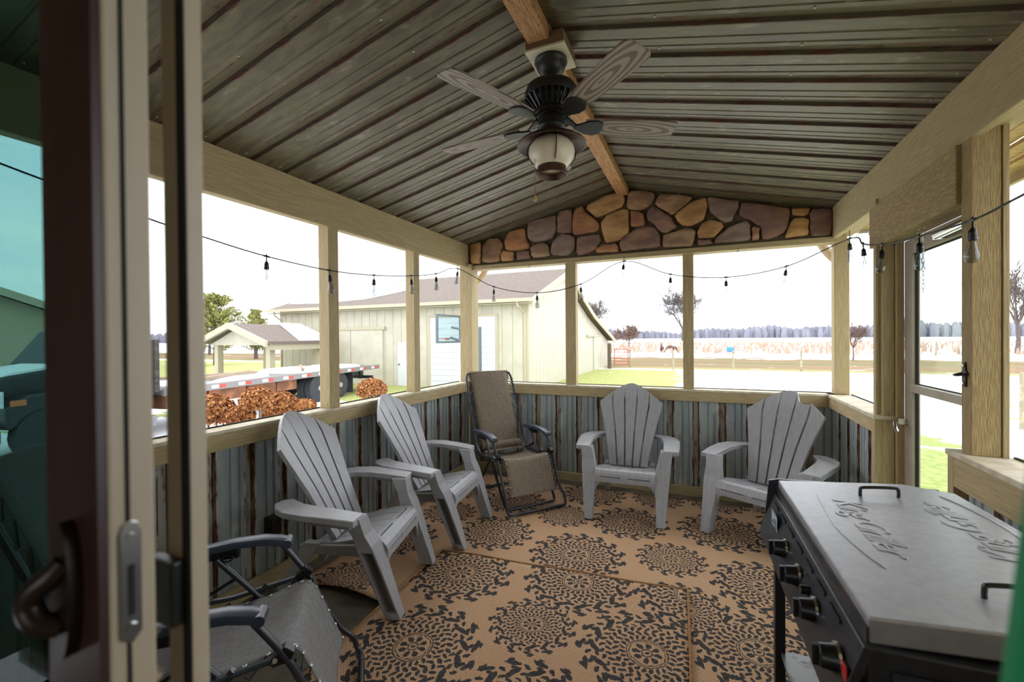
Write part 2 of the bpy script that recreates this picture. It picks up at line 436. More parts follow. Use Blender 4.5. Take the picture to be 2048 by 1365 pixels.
wob('rail', MB().box(XL - .024, XL, Y0, D, RB_, SILL - .02), wood_y, wl, bevel=.003)
wob('sill', MB().box(XL - .16, XL + .002, Y0, D + .1, SILL - .02, SILL), sill_w, wl, bevel=.003)
for y0, y1 in ((1.42, 1.505), (2.408, 2.504), (3.448, 3.534)):
    wob('post', MB().box(XL - .115, XL - .015, y0, y1, SILL, ZB + .04), wood_z, wl, bevel=.004)
wob('post', MB().box(-2.575, -2.425, 4.45, 4.62, SILL, ZB + .04), wood_z, wl, bevel=.004)
smesh('baseboard_left', MB().box(XL - .02, XL + .012, Y0, D + .02, 0, .09), wood_y, 'beige board along the foot of the left wall', bevel=.003)
# ---- back wall
wk = struct('wall_back', (XC, D + .05, 0), 'back half wall of ribbed metal with a stone gable above')
wsheets(wk, 'y', D + .027, 1, XL - .02, XR + .02, .02, 1.0)
wob('backing', MB().box(XL - .1, XR + .1, D + .06, D + .14, 0, .99), wood_x, wk)
wob('rail', MB().box(XL, XR - .02, D, D + .024, RB_, SILL - .02), wood_x, wk, bevel=.003)
wob('sill', MB().box(XL, XR + .1, D - .004, D + .16, SILL - .02, SILL), sill_w, wk, bevel=.003)
for x0, x1 in ((-1.325, -1.212), (-.155, -.058), (1.052, 1.16)):
    wob('post', MB().box(x0, x1, D + .025, D + .12, SILL, ZB), wood_z, wk, bevel=.004)
wob('lintel', MB().box(XL, XR + .1, D - .012, D + .13, ZB - .03, ZB + .02), wood_x, wk, bevel=.004)
wob('mortar_bed', MB().prism([(XL - .05, ZB), (XR + .05, ZB), (XR + .05, ZT + .01), (XC, ZR + .01), (XL - .05, ZT + .01)], 'y', D + .012, D + .09), mortar, wk)
smesh('baseboard_back', MB().box(XL, XR, D - .008, D + .026, 0, .09), wood_x, 'beige board along the foot of the back wall', bevel=.003)
STONES = '[[(-2.457,2.623),(-2.314,2.636),(-2.321,2.385),(-2.449,2.39)],[(-2.294,2.596),(-2.213,2.667),(-2.09,2.659),(-2.037,2.584),(-2.063,2.476),(-2.078,2.4),(-2.179,2.386),(-2.303,2.406)],[(-2.023,2.605),(-1.969,2.713),(-1.769,2.742),(-1.763,2.634),(-1.713,2.533),(-1.736,2.503),(-1.899,2.493),(-1.999,2.515)],[(-1.739,2.728),(-1.722,2.801),(-1.408,2.839),(-1.41,2.683),(-1.443,2.592),(-1.667,2.567),(-1.735,2.631)],[(-1.398,2.817),(-1.375,2.873),(-1.23,2.88),(-1.238,2.634),(-1.313,2.625),(-1.403,2.651)],[(-1.222,2.817),(-1.184,2.878),(-1.121,2.897),(-1.101,2.833),(-0.948,2.7),(-0.959,2.615),(-1.207,2.602),(-1.228,2.622)],[(-1.086,2.862),(-1.069,2.9),(-0.877,2.975),(-0.7,2.986),(-0.691,2.891),(-0.721,2.836),(-0.958,2.756),(-0.988,2.765)],[(-2.063,2.465),(-2.031,2.513),(-1.9,2.48),(-1.905,2.393),(-2.056,2.392)],[(-1.871,2.482),(-1.718,2.486),(-1.709,2.4),(-1.867,2.39)],[(-1.708,2.511),(-1.667,2.539),(-1.554,2.556),(-1.499,2.524),(-1.475,2.406),(-1.668,2.401),(-1.695,2.424)],[(-1.47,2.49),(-1.443,2.561),(-1.345,2.634),(-1.266,2.616),(-1.207,2.579),(-1.208,2.456),(-1.282,2.395),(-1.445,2.408),(-1.475,2.444)],[(-1.186,2.577),(-0.949,2.588),(-0.93,2.512),(-1.001,2.418),(-1.166,2.385),(-1.187,2.414)],[(-0.991,2.437),(-0.92,2.477),(-0.781,2.478),(-0.758,2.427),(-0.762,2.388),(-0.971,2.395)],[(-0.938,2.693),(-0.878,2.766),(-0.701,2.814),(-0.653,2.798),(-0.651,2.564),(-0.723,2.512),(-0.87,2.487),(-0.89,2.508)],[(-0.746,2.485),(-0.684,2.538),(-0.569,2.614),(-0.439,2.613),(-0.384,2.575),(-0.349,2.467),(-0.358,2.401),(-0.723,2.394),(-0.743,2.425)],[(-0.672,2.869),(-0.652,2.984),(-0.567,2.982),(-0.419,2.942),(-0.401,2.891),(-0.438,2.82),(-0.521,2.782),(-0.663,2.809)],[(-0.64,2.777),(-0.615,2.788),(-0.512,2.748),(-0.494,2.635),(-0.522,2.618),(-0.635,2.631)],[(-0.479,2.739),(-0.438,2.805),(-0.383,2.784),(-0.32,2.729),(-0.258,2.684),(-0.197,2.574),(-0.294,2.528),(-0.357,2.553),(-0.402,2.615),(-0.476,2.681)],[(-0.401,2.834),(-0.355,2.92),(-0.169,2.883),(-0.057,2.845),(-0.083,2.812),(-0.222,2.702),(-0.249,2.702),(-0.383,2.803)],[(-0.33,2.512),(-0.294,2.522),(-0.136,2.558),(-0.067,2.547),(-0.033,2.525),(-0.05,2.438),(-0.076,2.381),(-0.331,2.395)],[(-0.223,2.689),(-0.196,2.714),(-0.074,2.801),(0.053,2.83),(0.066,2.737),(0.036,2.622),(-0.075,2.574),(-0.153,2.588),(-0.196,2.63)],[(-0.024,2.509),(0.019,2.588),(0.094,2.616),(0.193,2.577),(0.201,2.531),(0.126,2.448),(-0.016,2.45)],[(-0.023,2.435),(0.085,2.433),(0.11,2.396),(-0.016,2.383)],[(0.062,2.82),(0.087,2.83),(0.33,2.761),(0.327,2.705),(0.265,2.578),(0.201,2.576),(0.086,2.689)],[(0.121,2.394),(0.135,2.439),(0.249,2.535),(0.392,2.573),(0.42,2.526),(0.423,2.393)],[(0.431,2.516),(0.493,2.495),(0.49,2.39),(0.431,2.389)],[(0.322,2.634),(0.346,2.752),(0.723,2.647),(0.726,2.603),(0.703,2.452),(0.576,2.387),(0.508,2.394),(0.501,2.499),(0.431,2.565)],[(0.738,2.636),(0.873,2.626),(0.863,2.579),(0.827,2.561),(0.743,2.584)],[(0.733,2.526),(0.755,2.549),(0.827,2.549),(0.863,2.528),(0.86,2.393),(0.678,2.386)],[(0.873,2.594),(0.892,2.617),(1.031,2.603),(1.026,2.377),(0.884,2.383),(0.873,2.401)]]'
for i, poly in enumerate(eval(STONES)):
    cx = sum(p[0] for p in poly) / len(poly); cz = sum(p[1] for p in poly) / len(poly)
    area = sum(a[0] * b[1] - b[0] * a[1] for a, b in zip(poly, poly[1:] + poly[:1]))
    if area < 0: poly = poly[::-1]
    rnd = random.Random(i * 13 + 5); pr = .020 + rnd.random() * .014
    # rounded outline
    out = []
    n = len(poly)
    for k in range(n):
        a, b, c = Vector(poly[k - 1]), Vector(poly[k]), Vector(poly[(k + 1) % n])
        for q in (b.lerp(a, .16), b.lerp(a, .04).lerp(c, .04), b.lerp(c, .16)):
            out.append(q + Vector((rnd.uniform(-.003, .003), rnd.uniform(-.003, .003))))
        m_ = b.lerp(c, .5); out.append(m_ + Vector((rnd.uniform(-.006, .006), rnd.uniform(-.006, .006))))
    def ring(s, y): return [(cx + (p.x - cx) * s, y, cz + (p.y - cz) * s) for p in out]
    mb = MB().loft([ring(1, D + .03), ring(1.0, D - pr * .2), ring(.975, D - pr * .75), ring(.91, D - pr), ring(.5, D - pr - rnd.uniform(-.004, .006))])
    wob('stone', mb, stone_m[(i * 5 + rnd.randrange(3)) % len(stone_m)], wk, smooth='all')
# ---- right half walls, door frame
wr_ = struct('wall_right', (XR + .05, 2.4, 0), 'right half walls of ribbed metal either side of the storm door')
XI = 1.006
for y0, y1 in ((Y0, 2.547), (3.43, D)):
    wsheets(wr_, 'x', XI + .03, 1, y0 + .02, y1 - .02, .02, 1.0)
    wob('backing', MB().box(XI + .075, XI + .15, y0, y1, 0, .99), wood_y, wr_)
    wob('rail', MB().box(XI, XI + .028, y0 + (.05 if y0 > 3 else 0), y1 - (.05 if y0 < 3 else 0), RB_ - (.04 if y0 < 3 else 0), SILL - .024), wood_y, wr_, bevel=.003)
    wob('sill', MB().box(XI - .006, XI + .16, y0 - (.006 if y0 > 3 else 0), y1 + (.006 if y0 < 3 else .1), SILL - .024, SILL), sill_w, wr_, bevel=.003)
wob('end_board', MB().box(XI, XI + .05, 3.43, 3.48, 0, SILL - .024), wood_z, wr_, bevel=.003)
wob('end_board', MB().box(XI + .0, XI + .05, 2.497, 2.547, 0, SILL - .024), wood_z, wr_, bevel=.003)
wob('end_board', MB().box(XI + .052, XI + .15, 2.515, 2.543, 0, SILL - .024), wood_z, wr_, bevel=.003)
wob('door_jamb', MB().box(1.045, 1.105, 3.425, 3.52, 0, ZB + .04), wood_z, wr_, bevel=.004)
wob('door_jamb', MB().box(1.107, 1.145, 3.40, 3.50, 0, 2.14), wood_z, wr_, bevel=.003)
wob('window_stile', MB().box(1.02, 1.05, 3.455, 3.50, SILL, ZB + .04), wood_z, wr_, bevel=.003)
wob('header', MB().box(1.018, 1.075, 2.506, 3.56, 2.09, ZB), rough_w, wr_, bevel=.004)
wob('head_jamb', MB().box(1.08, 1.16, 2.5, 3.45, 2.10, 2.16), wood_y, wr_, bevel=.003)
wob('post', MB().box(1.036, 1.13, 2.43, 2.506, SILL, ZB + .04), rough_z, wr_, bevel=.004)
wob('post_stop', MB().box(1.132, 1.152, 2.425, 2.49, SILL, ZB + .04), wood_z, wr_, bevel=.002)
wob('door_jamb', MB().box(1.09, 1.14, 2.508, 2.56, 0, 2.12), wood_z, wr_, bevel=.003)
smesh('baseboard_right', MB().box(XI - .012, XI + .03, 3.48, D, 0, .09), wood_y, 'beige board at the foot of the right wall')
# ---- house wall behind the camera's doorway
wf = struct('wall_front', (-.7, Y0 - .1, 0), 'house wall with the sliding door opening')
wob('siding', MB().box(-2.7, -1.62, Y0 - .16, Y0, 0, 2.1), wood_x, wf)
wob('siding', MB().box(.26, 1.2, Y0 - .16, Y0, 0, 2.1), wood_x, wf)
wob('siding', MB().prism([(-2.7, 2.1), (1.2, 2.1), (1.2, ZT), (XC, ZR + .02), (-2.7, ZT)], 'y', Y0 - .16, Y0), wood_x, wf)
room_p = M('house_room_paint', rgb(150, 138, 120), rough=.8)
wh = struct('wall_house', (-.5, -2, 0), 'dim house room behind the open sliding door')
for b in ((-3.2, -3.1, -4, .16, 0, 2.5), (2.4, 2.5, -4, .16, 0, 2.5), (-3.2, -1.6, -4.1, -4, 0, 2.5), (1.2, 2.5, -4.1, -4, 0, 2.5), (-1.6, 1.2, -4.1, -4, 0, .8), (-1.6, 1.2, -4.1, -4, 2.2, 2.5), (-3.2, 2.5, -4.1, .16, 2.5, 2.6), (-3.2, 2.5, -4.1, -.6, -.1, 0), (-3.2, -2.7, .16, .3, 0, 2.6), (1.2, 2.5, .16, .3, 0, 2.6)):  # unseen shell keeps out sky light; rear opening added for fill light
    wob('room_side', MB().box(*b), room_p, wh)
# ---- insect screens in the openings
def screen(n, axis, pos, a0, a1, z0, z1, lab, m=screen_m):
    w = struct('window_%d' % n, ((pos, (a0 + a1) / 2, z0) if axis == 'x' else ((a0 + a1) / 2, pos, z0)), lab)
    f = MB(); t = .007
    def bx(p0, p1, q0, q1):
        if axis == 'x': f.box(pos - .006, pos + .006, p0, p1, q0, q1)
        else: f.box(p0, p1, pos - .006, pos + .006, q0, q1)
    bx(a0, a1, z0, z0 + t)
    wob('screen_spline', f, dark_line, w)
    g = MB()
    P = lambda a, z: (pos, a, z) if axis == 'x' else (a, pos, z)
    g.add([P(a0, z0), P(a1, z0), P(a1, z1), P(a0, z1)], [(0, 1, 2, 3)]); wob('screen_mesh', g, m, w)
xs_ = XL - .12
screen(1, 'x', xs_, Y0, 1.42, SILL, ZB + .03, 'left insect screen nearest the house')
screen(2, 'x', xs_, 1.505, 2.408, SILL, ZB + .03, 'left insect screen before the first visible post')
screen(3, 'x', xs_, 2.504, 3.448, SILL, ZB + .03, 'left insect screen between the two posts')
screen(4, 'x', xs_, 3.534, 4.45, SILL, ZB + .03, 'left insect screen next to the corner')
screen(5, 'y', D + .125, -2.425, -1.325, SILL, ZB - .03, 'back insect screen in front of the barn')
screen(6, 'y', D + .125, -1.212, -.155, SILL, ZB - .03, 'back insect screen in the middle')
screen(7, 'y', D + .125, -.058, 1.052, SILL, ZB - .03, 'back insect screen at the right corner')
screen(8, 'x', XR + .135, 3.50, 4.52, SILL, ZB + .03, 'narrow insect screen beside the storm door')
screen(9, 'x', XR + .135, Y0, 2.43, SILL, ZB + .03, 'right insect screen above the griddle')

# ---- storm door (door_1)
d1 = struct('door_1', (1.16, 3.0, 0), 'taupe storm door with a glass upper and lower pane')
fx0, fx1 = 1.145, 1.185
dy0, dy1 = 2.585, 3.405
f = MB()
wob('stile', MB().box(fx0, fx1, 3.30, dy1, .03, 2.095), storm_m, d1, bevel=.004)
wob('stile', MB().box(fx0, fx1, dy0, 2.69, .03, 2.095), storm_m, d1, bevel=.004)
wob('top_rail', MB().box(fx0, fx1, 2.69, 3.30, 2.005, 2.095), storm_m, d1, bevel=.004)
wob('bottom_rail', MB().box(fx0, fx1, 2.69, 3.30, .03, .22), storm_m, d1, bevel=.004)
wob('meeting_rail', MB().box(fx0 - .012, fx1, 2.69, 3.30, 1.19, 1.235), storm_m, d1, bevel=.003)
for z0, z1 in ((.22, 1.19), (1.235, 2.005)):
    p_ = wob('pane', MB().box(1.166, 1.170, 2.69, 3.30, z0, z1), glass_clear, d1)
    g = MB(); g.box(1.162, 1.174, 3.292, 3.30, z0, z1); g.box(1.162, 1.174, 2.69, 2.698, z0, z1); g.box(1.162, 1.174, 2.698, 3.292, z1 - .007, z1); g.box(1.162, 1.174, 2.698, 3.292, z0, z0 + .005)
    wob('pane_gasket', g, weather, d1)
lt = MB().box(1.10, 1.148, 3.355, 3.40, .985, 1.02); lt.tube([(1.11, 3.37, 1.0), (1.085, 3.36, .995), (1.082, 3.34, .965), (1.086, 3.335, .945)], .011, 8)
wob('latch_handle', lt, chrome, d1, smooth=True)
wob('closer_tube', MB().tube([(1.10, 2.885, 2.03), (1.10, 2.60, 2.035)], .021, 12).tube([(1.10, 2.60, 2.035), (1.10, 2.56, 2.035)], .007, 8), chrome, d1, smooth=True)
wob('closer_bracket', MB().box(1.095, 1.148, 2.90, 2.92, 2.015, 2.05).tube([(1.10, 2.90, 2.03), (1.10, 2.87, 2.03)], .008, 6), chrome, d1)
ch = MB(); z = 2.075
for k in range(15):
    r_ = .010; pts = []
    for j in range(10):
        t = 2 * math.pi * j / 10; a, b = math.cos(t) * .006, math.sin(t) * .013
        pts.append((1.075 + (a if k % 2 else 0), 2.965 + (0 if k % 2 else a), z + b))
    ch.tube(pts, .0017, 4, closed=True); z -= .0225
ch.tube([(1.075, 2.965, 2.13), (1.075, 2.965, 2.08)], .004, 6)
tag(ob('safety_chain', ch, chrome), 'thin metal chain hanging from the header above the storm door', 'chain')
sp = MB(); sp.tube([(1.07 + .008 * math.cos(t * .9), 3.02 + .008 * math.sin(t * .9), 2.10 - t * .0016) for t in range(85)], .0016, 4)
tag(ob('door_spring', sp, chrome), 'small coil spring hanging beside the string light bulb over the door', 'spring')

# ---- sliding glass door and its screen (door_2, door_3)
d2 = struct('door_2', (-.75, .22, 0), 'sliding glass door with a brown inner face and tan edge')
xe = -.470
wob('stile', MB().box(-.556, xe, .200, .206, .0, 2.08), door_brown, d2)
wob('stile_edge', MB().box(-.556, xe, .2065, .243, .0, 2.08), door_tan, d2, bevel=.003)
wob('edge_groove', MB().box(xe - .004, xe + .0012, .2195, .2225, .0, 2.08), weather, d2)
wob('stile', MB().box(-1.56, -1.47, .200, .243, 0, 2.08), door_brown, d2)
wob('top_rail', MB().box(-1.47, -.556, .200, .243, 1.99, 2.08), door_brown, d2)
wob('bottom_rail', MB().box(-1.47, -.556, .200, .243, 0, .10), door_brown, d2)
wob('pane', MB().box(-1.47, -.556, .218, .226, .10, 1.99), glass_teal, d2)
zc = 1.325
lp = MB()
prof = [(.2135, zc - .058), (.2135, zc + .034), (.2165, zc + .042), (.222, zc + .045), (.2275, zc + .042), (.2305, zc + .034), (.2305, zc - .058), (.222, zc - .066)]
lp.prism(prof, 'x', xe, xe + .0025)
lpo = wob('latch_plate', lp, chrome, d2, bevel=.0008)
wob('latch_slot', MB().box(xe + .001, xe + .0032, .2195, .2245, zc - .04, zc + .005), weather, d2)
wob('latch_screw', MB().tube([(xe + .001,   .222, zc + .030), (xe + .004, .222, zc + .030)], .0035, 8).tube([(xe + .001, .222, zc - .052), (xe + .0045, .222, zc - .052)], .005, 8), chrome, d2)
wob('handle_plate', MB().loft([[(-.510 + .016 * math.cos(t), y, zc - .012 + .060 * math.sin(t)) for t in [2 * math.pi * j / 16 for j in range(16)]] for y in (.200, .190)]), door_hdl, d2, smooth=True)
wob('handle_grip', MB().tube(curve_pts([(-.510, .194, zc + .012), (-.514, .186, zc + .002), (-.522, .179, zc - .008), (-.526, .177, zc - .020), (-.519, .180, zc - .034), (-.510, .192, zc - .042)], 5), .0095, 10), door_hdl, d2, smooth=True)
d3 = struct('door_3', (-.75, .28, 0), 'sliding insect screen door on the outer track')
wob('stile', MB().box(-.512, -.474, .275, .293, 0, 2.08), door_tan, d3, bevel=.002)
wob('weather_seal', MB().box(-.486, -.473, .2742, .2752, 0, 2.08), weather, d3)
wob('stile', MB().box(-1.56, -1.52, .275, .293, 0, 2.08), door_tan, d3)
wob('top_rail', MB().box(-1.52, -.512, .275, .293, 2.03, 2.08), door_tan, d3)
wob('bottom_rail', MB().box(-1.52, -.512, .275, .293, 0, .06), door_tan, d3)
wob('screen_mesh', MB().add([(-1.52, .284, .06), (-.512, .284, .06), (-.512, .284, 2.03), (-1.52, .284, 2.03)], [(0, 1, 2, 3)]), screen_d, d3)
wob('latch_box', MB().box(-.525, -.482, .262, .275, 1.242, 1.308), black_pl, d3, bevel=.003)
wob('finger_pull', MB().tube(curve_pts([(-.522, .268, 1.232), (-.520, .255, 1.222), (-.512, .25, 1.205), (-.505, .262, 1.19)], 4), .007, 8), door_tan, d3, smooth=True)
# green strip at the right of the doorway
gs = MB().loft([[(.1255 + (z - 1.38) * .09 + dx, .26 + dy, z) for dx, dy in ((0, 0), (.03, 0), (.03, .012), (0, .012))] for z in (.0, .9, 1.2, 1.50)])
tag(ob('green_strip', gs, green_m, bevel=.003), 'blurred green strip leaning at the right edge of the doorway', 'strip')

# ================================================================== RUGS
def rug_mat():
    m, nt, p = newmat('medallion_rug'); uv = nt.nodes.new('ShaderNodeUVMap'); uv.uv_map = 'medallion'
    geo = nt.nodes.new('ShaderNodeNewGeometry'); pos = geo.outputs['Position']
    nz = nt.nodes.new('ShaderNodeTexNoise'); nz.inputs['Scale'].default_value = 14; nt.links.new(uv.outputs[0], nz.inputs['Vector'])
    sx = nt.nodes.new('ShaderNodeSeparateXYZ'); nt.links.new(uv.outputs[0], sx.inputs[0]); sn = nt.nodes.new('ShaderNodeSeparateColor'); nt.links.new(nz.outputs['Color'], sn.inputs[0])
    x = S(nt, sx.outputs[0]) + (S(nt, sn.outputs[0]) - .5) * .06; y = S(nt, sx.outputs[1]) + (S(nt, sn.outputs[1]) - .5) * .06
    r = (x * x + y * y).op('SQRT'); th = y.op('ARCTAN2', x)
    band = lambda a, b: r.gt(a) * r.lt(b)
    k = r.lt(.03).mx(band(.06, .078))
    k = k.mx(band(.085, .20) * (((th * 8).cos() * .8).gt(((r - .145) / .055).op('POWER', 2.0) * .9 - .45)))
    k = k.mx(band(.232, .246)).mx(band(.264, .282))
    def row(rc, hw, n, ph, skew, base):
        q = (r - rc) / hw
        return ((th * n + ph + q * skew).cos()).gt(q * q * 1.5 + base)
    k = k.mx(row(.335, .050, 24, 0, .9, -.45)).mx(row(.425, .046, 24, 3.14, -1.3, -.40)).mx(row(.515, .052, 30, 0, 1.5, -.35)).mx(row(.60, .046, 30, 3.14, -1.6, -.15))
    k = k.mx(row(.715, .090, 15, 0, 2.2, -.10)).mx(row(.80, .060, 30, 1.57, -1.2, .10)).mx(row(.885, .072, 15, .55, -1.8, .12)).mx(row(.685, .045, 15, 3.14, 0, .35)).mx(row(.945, .045, 15, .2, 0, .62))
    # woven ground
    mp = nt.nodes.new('ShaderNodeMapping'); mp.inputs['Scale'].default_value = (130, 130, 130); nt.links.new(pos, mp.inputs[0])
    ck = nt.nodes.new('ShaderNodeTexChecker'); ck.inputs['Scale'].default_value = 1.0; nt.links.new(mp.outputs[0], ck.inputs[0])
    wv = S(nt, ck.outputs['Fac']); nf = noise(nt, mp.outputs[0], .9, 2); big = noise(nt, pos, 2.0, 3)
    g = mixc(nt, (wv * .35 + nf * .65).ss(.25, .75), rgb(162, 126, 96), rgb(216, 180, 146))
    g = mixc(nt, big.ss(.3, .7) * .35, g, rgb(186, 144, 108))
    dk = mixc(nt, nf.ss(.35, .7), rgb(56, 54, 55), rgb(84, 79, 76))
    g = mixc(nt, k, g, dk)
    nt.links.new(g, p.inputs['Base Color']); p.inputs['Roughness'].default_value = .95; p.inputs['Specular IOR Level'].default_value = .1
    bump(nt, p, wv * .5 + nf, .35, .003)
    return m
rug_m = rug_mat()
bind_m = M('rug_binding', rgb(170, 126, 78), rgb(140, 100, 60), 60, rough=.9)
def rug(name, corners, cents, zf, label, step=.045):
    """corners near-left, near-right, far-right, far-left"""
    A, B, C_, D_ = [Vector(c) for c in corners]
    nx = int((B - A).length / step) + 1; ny = int((D_ - A).length / step) + 1
    mb = MB(); G = []
    for i in range(ny + 1):
        row = []
        for j in range(nx + 1):
            s_, t = j / nx, i / ny; q = A.lerp(B, s_).lerp(D_.lerp(C_, s_), t); row.append((q.x, q.y, zf(q.x, q.y)))
        G.append(row)
    mb.sheet([[p for p in r] for r in G], .007)
    xs = list(zip(*mb.v)); c = [(min(a) + max(a)) / 2 for a in xs]
    o = ob(name, mb, rug_m, smooth='all'); me = o.data; ul = me.uv_layers.new(name='medallion')
    for p in me.polygons:
        cx, cy = p.center.x + c[0], p.center.y + c[1]
        bx = min(cents, key=lambda q: math.hypot(cx - q[0], cy - q[1]) / q[2])
        for li in p.loop_indices:
            v = me.vertices[me.loops[li].vertex_index].co
            ul.data[li].uv = ((v.x + c[0] - bx[0]) / bx[2], (v.y + c[1] - bx[1]) / bx[2])
    tag(o, label, 'rug'); return o, G
L_, S_ = .35, .245
bigc = [(-.80, 2.97, L_), (-.19, 3.16, S_), (-1.48, 3.08, L_ * .9), (-.54, 3.65, L_ * .93), (.15, 3.74, L_), (.36, 3.01, L_ * .95), (-1.07, 3.59, S_), (-2.02, 3.28, S_), (-.96, 4.19, L_ * .93),
        (-.37, 4.28, S_), (.14, 4.40, L_ * .8), (.25, 2.38, L_), (-1.62, 3.75, L_ * .9), (-1.55, 4.28, S_), (-2.1, 3.85, S_), (-2.12, 2.72, L_ * .85), (-1.45, 2.45, S_), (-2.05, 2.12, S_), (-.1, 2.6, L_ * .8), (.78, 3.4, S_), (.75, 4.1, L_), (.8, 2.6, S_), (-.7, 2.35, L_)]
def zbig(x, y): return .009 + .045 * math.exp(-((x + 1.93) / .26) ** 2) * math.exp(-((y - 1.97) / .13) ** 2)
rug('area_rug', [(-2.33, 1.98), (.95, 2.02), (.98, 4.36), (-2.36, 4.36)], bigc, zbig, 'large tan area rug with dark medallions under the grey chairs')
smc = [(-1.42, 2.44, L_), (-1.30, 1.76, L_), (-.82, 2.14, S_), (-.24, 2.15, L_), (-.70, 2.62, L_), (-.66, 1.58, L_), (-.05, 2.72, L_), (-.1, 1.55, S_), (-1.2, 1.1, S_), (-.45, .95, L_), (-1.6, 1.2, S_)]
o, G = rug('accent_rug', [(-1.60, .5), (.02, .55), (-.075, 2.78), (-1.70, 2.655)], smc, lambda x, y: .022 + .003 * math.sin(x * 9 + y * 3) + .003 * math.sin(y * 7), 'smaller tan medallion rug with corded edge lying on the larger rug')
edge = [r[0] for r in G] + G[-1][1:] + [r[-1] for r in reversed(G[:-1])]
bo = ob('binding', MB().tube([(x, y, z - .001) for x, y, z in edge], .0075, 6), bind_m, smooth='all'); bo.parent = o; bo.location = bo.location - o.location

